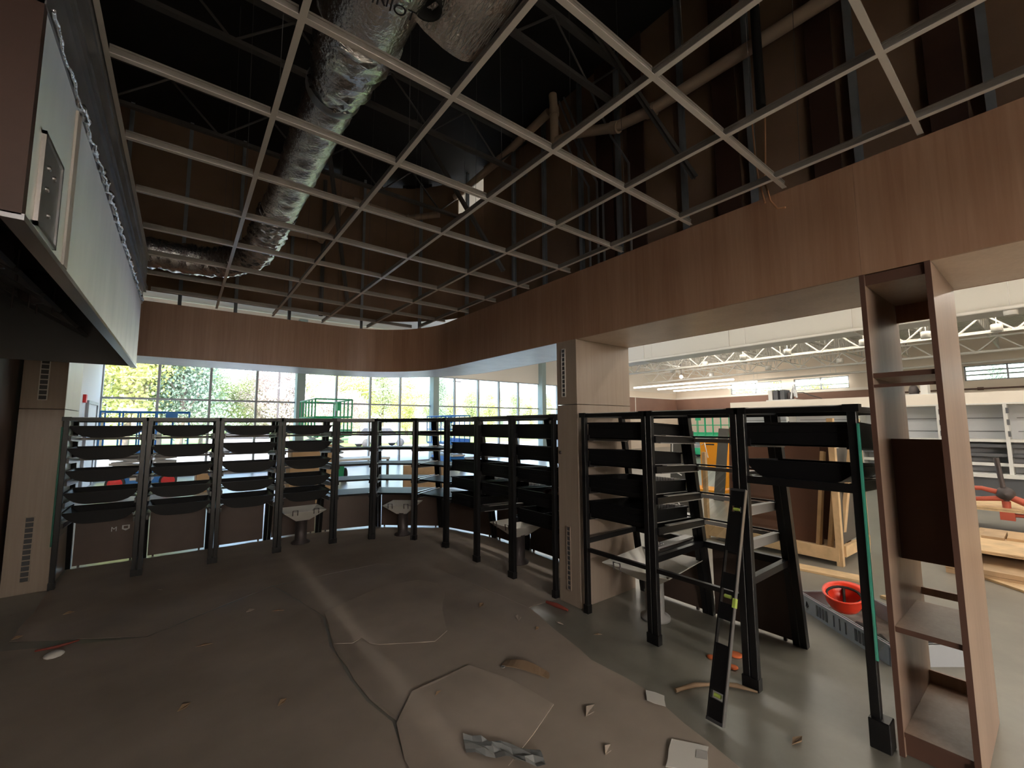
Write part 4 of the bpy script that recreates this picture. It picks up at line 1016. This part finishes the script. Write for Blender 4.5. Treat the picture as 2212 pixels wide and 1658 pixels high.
# sheet stacks and pipe vise near the right
for k, (x, y, l, w_, z0, h_, mm, nm) in enumerate(((7.1, -.2, .5, 2.2, .0, .10, 'ply', 'lowest, with a dark strip'), (7.35, -.2, .45, 2.1, .20, .035, 'timber', 'thin pale sheet'), (8.1, .25, .5, 1.1, .10, .10, 'ply', 'holding offcuts'), (9.7, .1, .5, 2.0, .35, .06, 'timber', 'behind the red vise'))):
    t = thing('sheet_stack', 'stack of plywood sheets beyond the shelving unit, %s' % nm, 'plywood', (x, y, z0), 'plywood stacks in the hall')
    for i in range(2):
        MB().bx(x-l, x+l, y-w_/2+.02*i, y+w_/2, z0+h_*i/2, z0+h_*(i+1)/2-.004).build('sheet', mm, t)
    if z0 > 0:
        for yy in (y-w_/2+.1, y+w_/2-.1): MB().bx(x-l, x+l, yy-.04, yy+.04, 0, z0).build('bearer', 'tool_steel', t)
for k, (x, y, mm) in enumerate(((7.9, .62, 'ply'), (7.95, .42, 'card'), (7.9, .20, 'timber'))):
    t = thing('wood_offcut', '%s offcut on the sheet stack near the red vise' % ['plywood', 'brown', 'pale pine'][k], 'offcut', (x, y, .2), 'wood offcuts on the stack')
    MB().bx(x-.25, x+.25, y-.09, y+.09, .205, .26).build('block', mm, t)
vs_ = thing('pipe_vise', 'red pipe vise with an upright steel pipe on the timber', 'vise', (9.3, .60, .4))
yv = .58
m = MB(); m.lathe([(0, -.10), (.07, -.08), (.10, 0), (.07, .08), (0, .10)], (9.25, yv, .60), 14, 'X'); m.build('head', 'tool_steel', vs_)
MB().tube([(9.25, yv, .50), (9.25, yv+.05, 1.10)], .03, 10).build('upright_pipe', 'tool_steel', vs_)
m = MB(); m.tube([(9.25, yv, .60), (9.22, yv+.22, .66), (9.2, yv+.5, .64)], [.04, .03, .035], 8); m.tube([(9.25, yv, .54), (9.2, yv+.3, .50), (9.2, yv+.42, .44)], [.04, .03, .04], 8); m.tube([(9.25, yv, .58), (9.25, yv-.2, .48), (9.25, yv-.32, .43)], [.04, .05, .02], 8)
m.tube([(9.25, yv, .50), (9.25, yv, .30)], [.045, .04], 8); m.bx(9.2, 9.3, yv-.07, yv+.07, .24, .35); m.tube([(9.25, yv, .31), (9.25, yv-.6, .33)], .025, 8); m.build('jaw_frame', 'vise', vs_)

# ------------------------------------------------------------------ tote and hard hat
to_ = local_thing('plastic_tote', 'grey plastic tray tote on the concrete holding the red hard hat', 'tote')
TL, TW, TH = .92, .52, .14
m = MB(); m.bx(-TL/2, TL/2, -TW/2, -TW/2+.012, 0, TH); m.bx(-TL/2, TL/2, TW/2-.012, TW/2, 0, TH); m.bx(-TL/2, -TL/2+.012, -TW/2, TW/2, 0, TH); m.bx(TL/2-.012, TL/2, -TW/2, TW/2, 0, TH)
for a in ((-TL/2-.01, TL/2+.01, -TW/2-.01, -TW/2+.02), (-TL/2-.01, TL/2+.01, TW/2-.02, TW/2+.01), (-TL/2-.01, -TL/2+.02, -TW/2, TW/2), (TL/2-.02, TL/2+.01, -TW/2, TW/2)): m.bx(a[0], a[1], a[2], a[3], TH-.012, TH)
tw = m.build('walls', 'tote', to_)
MB().bx(-TL/2+.01, TL/2-.01, -TW/2+.01, TW/2-.01, .004, .012).build('tray_floor', 'tote_in', to_)
for x, w_ in [(-.24+i*.034, .022) for i in range(4)] + [(-.05+i*.06, .010) for i in range(3)] + [(.16+i*.034, .022) for i in range(4)]: MB().bx(x, x+w_, -TW/2-.002, -TW/2+.002, .025, TH-.03).build('wall_slot', 'dark_hole', to_)
m = MB(); m.tube([(-.36, -TW/2-.002, .05), (-.35, -TW/2-.002, .09), (-.335, -TW/2-.002, .06), (-.35, -TW/2-.002, .045)], .005, 5); m.build('moulded_mark', 'dark_hole', to_)
to_.location = (4.28, 1.02, 0); to_.rotation_euler = (0, 0, math.atan2(-.64, -.50)+PI - PI)
to_.rotation_euler = (0, 0, math.atan2(-.66, -.52))
hh = thing('hard_hat', 'red hard hat lying upside down in the grey tote', 'hat', (4.40, 1.22, .02))
HT = Matrix.Rotation(.24, 3, Vector((.27, -.96, 0)))
m = MB(); cc = Vector((4.40, 1.22, .05)); N = 24
prof = [(0, 0), (.06, .006), (.098, .03), (.122, .075), (.130, .135), (.146, .150), (.144, .158), (.124, .150), (.115, .08), (.090, .04), (.05, .016), (0, .012)]
vs = []
for r_, h_ in prof:
    for k in range(N):
        a = 2*PI*k/N; br = 1+(.16*max(0, math.cos(a+.6))**3 if r_ > .131 else 0)
        vs.append(cc+HT @ Vector((r_*math.cos(a)*br*1.12, r_*math.sin(a)*br, h_))+Vector((0, 0, .025)))
m.add(vs, [(i*N+k, i*N+(k+1) % N, (i+1)*N+(k+1) % N, (i+1)*N+k) for i in range(len(prof)-1) for k in range(N)], True); m.build('shell', 'hat', hh)
m = MB(); q = lambda r_, a, h_: cc+HT @ Vector((r_*math.cos(a)*1.1, r_*math.sin(a), h_))+Vector((0, 0, .025))
m.tube([q(.116, 2*PI*k/20, .125) for k in range(21)], .010, 6)
for a in (.3, 1.9): m.tube([q(.115, a, .11), q(.07, a, .06), q(0, a, .045), q(.07, a+PI, .06), q(.115, a+PI, .11)], .011, 6)
m.build('suspension', 'harness', hh)
gl = thing('work_glove', 'dark crumpled work glove beside the hard hat', 'glove', (4.16, 1.02, .02))
m = MB(); m.tube([(4.22, 1.10, .04), (4.16, 1.02, .05), (4.11, .97, .035)], [.035, .05, .03], 8)
for k in range(4): m.tube([(4.12+.02*k, .99-.012*k, .035), (4.06+.022*k, .93-.01*k, .022)], [.016, .010], 6)
m.build('glove', 'harness', gl)
for k, (x, y) in enumerate(((4.12, .84), (4.20, .80))):
    t = thing('tote_scrap', ['red plastic scrap lying in the tote', 'white crumpled scrap lying in the tote'][k], 'scrap', (x, y, .012))
    MB().lathe([(0, .012), (.02, .012), (.03, .022), (.018, .038), (0, .042)], (x, y, 0), 7).build('scrap', ['red_scrap', 'label'][k], t)

# ------------------------------------------------------------------ floor paper, torn
def sheet(nm, label, pts, z, mm, cat='paper', group=None, th=.0025, lift_=None, dens=.14):
    c_ = Vector((sum(p[0] for p in pts)/len(pts), sum(p[1] for p in pts)/len(pts), 0))
    # ragged outline
    P = []
    for i, a in enumerate(pts):
        b = pts[(i+1) % len(pts)]; L = math.hypot(b[0]-a[0], b[1]-a[1]); n = max(1, int(L/dens))
        for k in range(n):
            t = k/n; j = .010 if k else 0
            P.append((a[0]*(1-t)+b[0]*t+random.uniform(-j, j), a[1]*(1-t)+b[1]*t+random.uniform(-j, j)))
    m = MB(); n = len(P); zz = [z+abs(random.gauss(lift_ or 0, .0015)) for _ in P]
    ar_ = sum(P[i][0]*P[(i+1) % n][1]-P[(i+1) % n][0]*P[i][1] for i in range(n)); sg = 1 if ar_ > 0 else -1; inner = []
    off = .018 if dens > .1 else .006
    for i in range(n):
        a_, b_ = P[i-1], P[(i+1) % n]; dx, dy = b_[0]-a_[0], b_[1]-a_[1]; L = math.hypot(dx, dy) or 1
        inner.append((P[i][0]-sg*dy/L*off, P[i][1]+sg*dx/L*off))
    vs = [(p[0], p[1], zz[i]) for i, p in enumerate(P)] + [(p[0], p[1], z+.001) for p in inner] + [(p[0], p[1], zz[i]-th) for i, p in enumerate(P)]
    fs = [(i, (i+1) % n, n+(i+1) % n, n+i) for i in range(n)] + [tuple(range(n, 2*n))] + [(i, 2*n+i, 2*n+(i+1) % n, (i+1) % n) for i in range(n)]
    m.add(vs, fs)
    return tag(m.build(nm, mm, None, (c_.x, c_.y, z)), label, cat, group)
GRP = 'floor protection paper'
sheet('floor_paper', 'broad brown protection paper covering the darkest floor beside the hood', [(-1.2, 4.9), (-.11, 4.40), (.80, 4.97), (.93, 4.41), (1.02, 3.91), (.98, 3.62), (.94, 3.4), (.93, 2.87), (.94, 2.61), (.99, 2.35), (.94, 2.1), (.9, .2), (-1.2, .2)], .004, 'paper', group=GRP)
sheet('floor_paper', 'brown protection paper strip under the window run racks', [(-.93, 4.95), (-.12, 4.42), (.80, 5.0), (1.9, 5.0), (2.35, 4.4), (2.5, 3.0), (3.55, 2.98), (3.58, 5.2), (3.3, 6.1), (2.6, 6.7), (1.72, 6.98), (-.93, 6.98)], .0035, 'paper', group=GRP)
sheet('floor_paper', 'brown protection paper under the torn piece in the middle of the floor', [(.82, 4.96), (1.9, 5.0), (2.35, 4.45), (2.5, 3.0), (2.3, 2.1), (2.31, 1.67), (2.22, 1.37), (2.15, 1.05), (2.1, .3), (.92, .2), (.96, 2.1), (1.01, 2.35), (.96, 2.61), (.95, 2.87), (.96, 3.38), (1.0, 3.62), (1.04, 3.91), (.95, 4.41)], .003, 'paper', group=GRP)
sheet('torn_paper', 'torn paler paper piece with ragged edges lying mid floor', [(.97, 3.40), (1.08, 3.32), (1.16, 3.36), (1.18, 3.24), (1.23, 3.18), (1.40, 3.07), (1.57, 2.97), (1.72, 3.06), (1.80, 3.25), (1.87, 3.41), (1.95, 3.55), (2.06, 3.71), (2.13, 4.0), (2.03, 4.21), (1.64, 4.27), (1.3, 4.12), (1.05, 3.98)], .012, 'paper2', th=.004)
sheet('torn_paper', 'large overlapping paper sheet with a long straight torn edge at the bottom of the view', [(1.77, 1.91), (1.52, 1.80), (1.30, 1.72), (1.1, 1.2), (.93, 1.2), (.93, 2.05), (1.0, 2.32), (1.18, 2.52), (1.60, 2.55), (1.72, 2.26)], .011, 'paper2', th=.004)
random.seed(11)
# litter
def scrap(nm, label, pts, z, mm, cat, th=.002):
    return sheet(nm, label, pts, z, mm, cat, th=th, dens=.05)
scrap('paper_tag', 'small white paper tag on the floor between rack and torn paper', [(2.215, 1.60), (2.29, 1.66), (2.33, 1.56), (2.25, 1.50)], .014, 'label', 'tag')
pk = scrap('plastic_packet', 'clear white plastic packet with a printed square lying on the brown paper', [(1.87, 1.26), (2.05, 1.34), (2.15, 1.20), (1.99, 1.12)], .013, 'label', 'packet')
MB().poly([(2.03, 1.20), (2.08, 1.225), (2.11, 1.185), (2.06, 1.16)], .0150, .0162).build('printed_square', 'frost', pk)
t = thing('cardboard_strip', 'curled brown cardboard strip beside the steel ring', 'scrap', (1.87, 2.30, .01))
m = MB()
for k in range(8):
    a = lerp((1.80, 2.43, .008), (1.93, 2.17, .008), k/7); b = lerp((1.80, 2.43, .008), (1.93, 2.17, .008), (k+1)/7); h1, h2 = .03*math.sin(PI*k/7), .03*math.sin(PI*(k+1)/7)
    m.quad8([a+Vector((.03, .015, h1)), b+Vector((.03, .015, h2)), b+Vector((-.03, -.015, h2*.3)), a+Vector((-.03, -.015, h1*.3))], [a+Vector((.03, .015, h1+.003)), b+Vector((.03, .015, h2+.003)), b+Vector((-.03, -.015, h2*.3+.003)), a+Vector((-.03, -.015, h1*.3+.003))])
m.build('strip', 'debris', t)
m = MB(); m.tube([(1.765+.012*math.cos(2*PI*k/14), 2.39+.012*math.sin(2*PI*k/14), .012) for k in range(15)], .0025, 6); tag(m.build('steel_ring', 'lip', None, (1.765, 2.39, .012)), 'small bright steel ring on the brown paper', 'ring')
for k, (x, y, r_) in enumerate(((3.13, 1.52, .05), (2.96, 1.46, .035), (2.97, 1.61, .03))):
    m = MB(); m.lathe([(0, .012), (r_*.6, .012), (r_, .006), (r_*.9, 0)], (x, y, .002), 9)
    tag(m.build('orange_scrap', 'orange_scrap', None, (x, y, .002)), ['largest orange scrap on the concrete below the rack', 'small orange scrap nearer the level', 'orange scrap peeking out behind the spirit level'][k], 'scrap')
for k, (a, b) in enumerate((((2.43, 1.55), (2.70, 1.42)), ((2.72, 1.40), (2.80, 1.24)))):
    m = MB(); m.tube([(*a, .012), ((a[0]+b[0])/2, (a[1]+b[1])/2+.02, .016), (*b, .010)], [.012, .014, .006], 6)
    tag(m.build('wood_splinter', 'debris', None, (*a, .01)), ['long brown wood splinter by the foot of the spirit level', 'short brown wood splinter past the spirit level'][k], 'splinter')
m = MB(); m.lathe([(0, .03), (.03, .028), (.055, .012), (.05, 0)], (-.62, 4.46, .004), 9); tag(m.build('white_scrap', 'label', None, (-.62, 4.46, 0)), 'white crumpled scrap near the hood side pillar', 'scrap')
m = MB(); m.tube([(-.74, 4.62, .010), (-.62, 4.6, .014), (-.52, 4.65, .008)], [.006, .011, .005], 6); tag(m.build('red_strap', 'red_scrap', None, (-.68, 4.6, 0)), 'red strap scrap behind the white scrap', 'strap')
m = MB(); m.tube([(2.69, 2.98, .012), (2.70, 2.86, .018), (2.72, 2.74, .01)], [.012, .02, .01], 6); tag(m.build('red_tape', 'red_scrap', None, (2.7, 2.86, 0)), 'red tape scrap at the foot of the middle pillar', 'tape')
CH = ['below the second window rack', 'near the hood side pillar', 'in the middle of the broad paper', 'left of the torn paper piece', 'in front of the middle pillar', 'between tag and pillar', 'nearer the pillar bay rack', 'beyond the torn paper piece', 'below the torn paper piece', 'above the plastic packet', 'low on the broad paper', 'on bare concrete by the shelving unit', 'touching the pillar corner', 'low beside the hood side', 'at the paper crack start', 'beside the curled cardboard strip', 'below the hood side pillar']
sp = [(-.08, 5.55), (-.68, 5.37), (.22, 3.98), (.56, 4.45), (2.3, 2.66), (2.6, 2.3), (2.5, 2.62), (2.2, 3.3), (1.3, 2.4), (1.75, 1.5), (.55, 2.9), (2.55, .95), (2.3, 2.9), (.1, 3.2), (.75, 4.3), (1.9, 1.75), (-.9, 5.0)]
for k, (x, y) in enumerate(sp):
    m = MB(); a = random.uniform(0, PI); l_ = random.uniform(.025, .06); dx, dy = math.cos(a)*l_, math.sin(a)*l_
    m.quad8([(x-dx, y-dy, .005), (x+dy*.4, y-dx*.4, .006), (x+dx, y+dy, .005), (x-dy*.4, y+dx*.4, .012)], [(x-dx, y-dy, .008), (x+dy*.4, y-dx*.4, .010), (x+dx, y+dy, .008), (x-dy*.4, y+dx*.4, .020)])
    tag(m.build('debris_chip', 'debris' if k % 3 else 'paper2', None, (x, y, .005)), 'small torn chip of debris on the floor, ' + CH[k], 'debris', 'debris chips on the floor')
m = MB(); vs = []; n = 9
for i in range(n):
    for j in range(5): vs.append((1.22+.02*j+.24*i/(n-1)-.12*j/4, 2.0-.32*i/(n-1)-.10*j/4, .016+random.uniform(0, .03)))
m.add(vs, [(i*5+j, i*5+j+1, (i+1)*5+j+1, (i+1)*5+j) for i in range(n-1) for j in range(4)]); o = m.build('plastic_film', 'film', None, (1.3, 1.85, .015))
tag(o, 'crinkled clear plastic film at the bottom of the view', 'film')

# ------------------------------------------------------------------ trees and things outside
def crown_mesh(nm, mm, r, h, n, seed, size=.35, shape='round'):
    random.seed(seed); m = MB()
    cl_ = [(random.gauss(0, .45), random.gauss(0, .45), random.random()) for _ in range(26)]
    for i in range(n):
        cx_, cy_, cz_ = random.choice(cl_)
        wz = math.sin(PI*min(.96, max(.05, cz_)))**.6 if shape == 'round' else 1.05-cz_
        p_ = Vector((r*(cx_*.75*wz+random.gauss(0, .20)), r*(cy_*.75*wz+random.gauss(0, .20)), h*(cz_+random.gauss(0, .07))))
        a = Vector((random.gauss(0, 1), random.gauss(0, 1), random.gauss(0, 1))).normalized(); b = a.orthogonal().normalized()
        s_ = size*random.uniform(.5, 1.2)
        m.add([p_-a*s_, p_+b*s_*.6, p_+a*s_, p_-b*s_*.6], [(0, 1, 2, 3)])
    return m
kinds = {'pine': ('leaf_pine', 3.2, 11, 'tall'), 'green': ('leaf_green', 3.4, 7, 'round'), 'lime': ('leaf_lime', 3.2, 6.5, 'round'), 'pink': ('leaf_pink', 3.2, 6.0, 'round')}
protos = {}
for i, (k_, (mm, r_, h_, sh_)) in enumerate(kinds.items()):
    t = local_thing('tree', '', 'tree', 'trees beyond the parking lot')
    m = crown_mesh(k_, mm, r_, h_, 13000, 20+i, .105, sh_)
    for v in m.v: v.z += 2.2
    tag(m.build('crown', mm, t), kind='stuff')
    m = MB(); m.tube([(0, 0, 0), (.1, .05, 2.5), (.05, -.1, 2.2+h_*.75)], [.22, .17, .06], 7)
    for a in range(5): m.tube([(.08, 0, 2.2+.5*a), (1.3*math.cos(a*2.3), 1.3*math.sin(a*2.3), 3.8+.7*a)], [.08, .03], 5)
    m.build('trunk', 'bark', t); note_kids(t); protos[k_] = t
spots = [('lime', -5.5, 35, 1.25), ('lime', -2.9, 37, 1.2), ('pine', -1.3, 39, 1.15), ('pine', -.1, 37, 1.0), ('green', -4.6, 42, 1.2), ('green', 1.2, 41, .70), ('green', 3.3, 46, .58), ('green', 4.8, 47, .68), ('pink', 5.9, 44, .80), ('pink', 7.6, 43, .84),
         ('lime', 9.6, 47, .93), ('pink', 10.2, 40, .62), ('pink', 12.4, 40, .56), ('lime', 13.3, 47, .92), ('lime', 15.6, 48, .85), ('green', 18.2, 48, .88), ('lime', 22.6, 51, .82), ('pine', 25.7, 48, .64), ('lime', 20.3, 46, .62),
         ('green', 30.5, 60, .74), ('lime', 34.5, 61, .76), ('green', 38.5, 61, .80), ('lime', 43.0, 62, .80), ('pine', 46.5, 64, .58), ('green', 50.5, 64, .84), ('lime', 55, 65, .84), ('green', 60, 66, .84),
         ('lime', 38, 13.5, .62), ('lime', 37, 10.6, .64), ('green', 38, 8.0, .58), ('lime', 39, 17, .55), ('pine', 40, 2.3, .38), ('pink', -9, 40, .9)]
spots.sort(key=lambda t: t[1]/t[2])
tl = {'pine': 'dark needled pine tree outside', 'green': 'leafy mid green tree outside', 'lime': 'yellow green spring tree outside', 'pink': 'pale blossoming tree outside'}
usedt = set(); nth = {}
random.seed(5)
for k_, x, y, s_ in spots:
    if k_ in usedt: o = dup(protos[k_])
    else: o = protos[k_]; usedt.add(k_)
    o.location = (x, y, 0); o.scale = (s_, s_, s_); o.rotation_euler = (0, 0, random.uniform(0, 6)); o['label'] = tl[k_] + ', ' + NTH[nth.setdefault(k_, 0)] + ' counted from the hood'; nth[k_] += 1; o['group'] = {'pine': 'pines', 'green': 'green trees', 'lime': 'spring trees', 'pink': 'blossoming trees'}[k_] + ' beyond the parking lot'
def car(x, y, mm, label):
    r = local_thing('parked_car', label, 'car', 'cars in the parking lot')
    m = MB(); m.quad8([(-2.1, -.85, .3), (2.1, -.85, .3), (2.1, .85, .3), (-2.1, .85, .3)], [(-2.05, -.85, .85), (2.05, -.85, .8), (2.05, .85, .8), (-2.05, .85, .85)]); m.build('body', mm, r, bevel=.06)
    m = MB(); m.quad8([(-1.5, -.78, .85), (1.2, -.78, .85), (1.2, .78, .85), (-1.5, .78, .85)], [(-1.0, -.62, 1.42), (.55, -.62, 1.42), (.55, .62, 1.42), (-1.0, .62, 1.42)]); cb = m.build('cabin', 'ink', r, bevel=.05)
    MB().bx(-.95, .5, -.6, .6, 1.41, 1.45).build('roof', mm, cb)
    for sx in (-1.3, 1.3):
        for sy in (-.8, .8): MB().lathe([(0, -.1), (.3, -.1), (.33, 0), (.3, .1), (0, .1)], (sx, sy, .33), 14, 'Y').build('wheel', 'rubber', r)
    r.location = (x, y, 0)
car(3.4, 31, 'car', 'white car parked outside beyond the third window bay')
car(12, 32, 'cooler', 'silver car parked outside beyond the curved corner')
for k, (x, y) in enumerate(((4.7, 30), (19, 33))):
    t = thing('lamp_post', 'thin dark lamp post in the parking lot, %s' % ('by the white car' if k == 0 else 'beyond the curved corner'), 'lamp post', (x, y, 0))
    MB().tube([(x, y, 0), (x, y, 5.5)], .06, 8).build('pole', 'tool_steel', t)
    MB().bx(x-.05, x+.7, y-.12, y+.12, 5.45, 5.55).build('head', 'tool_steel', t)
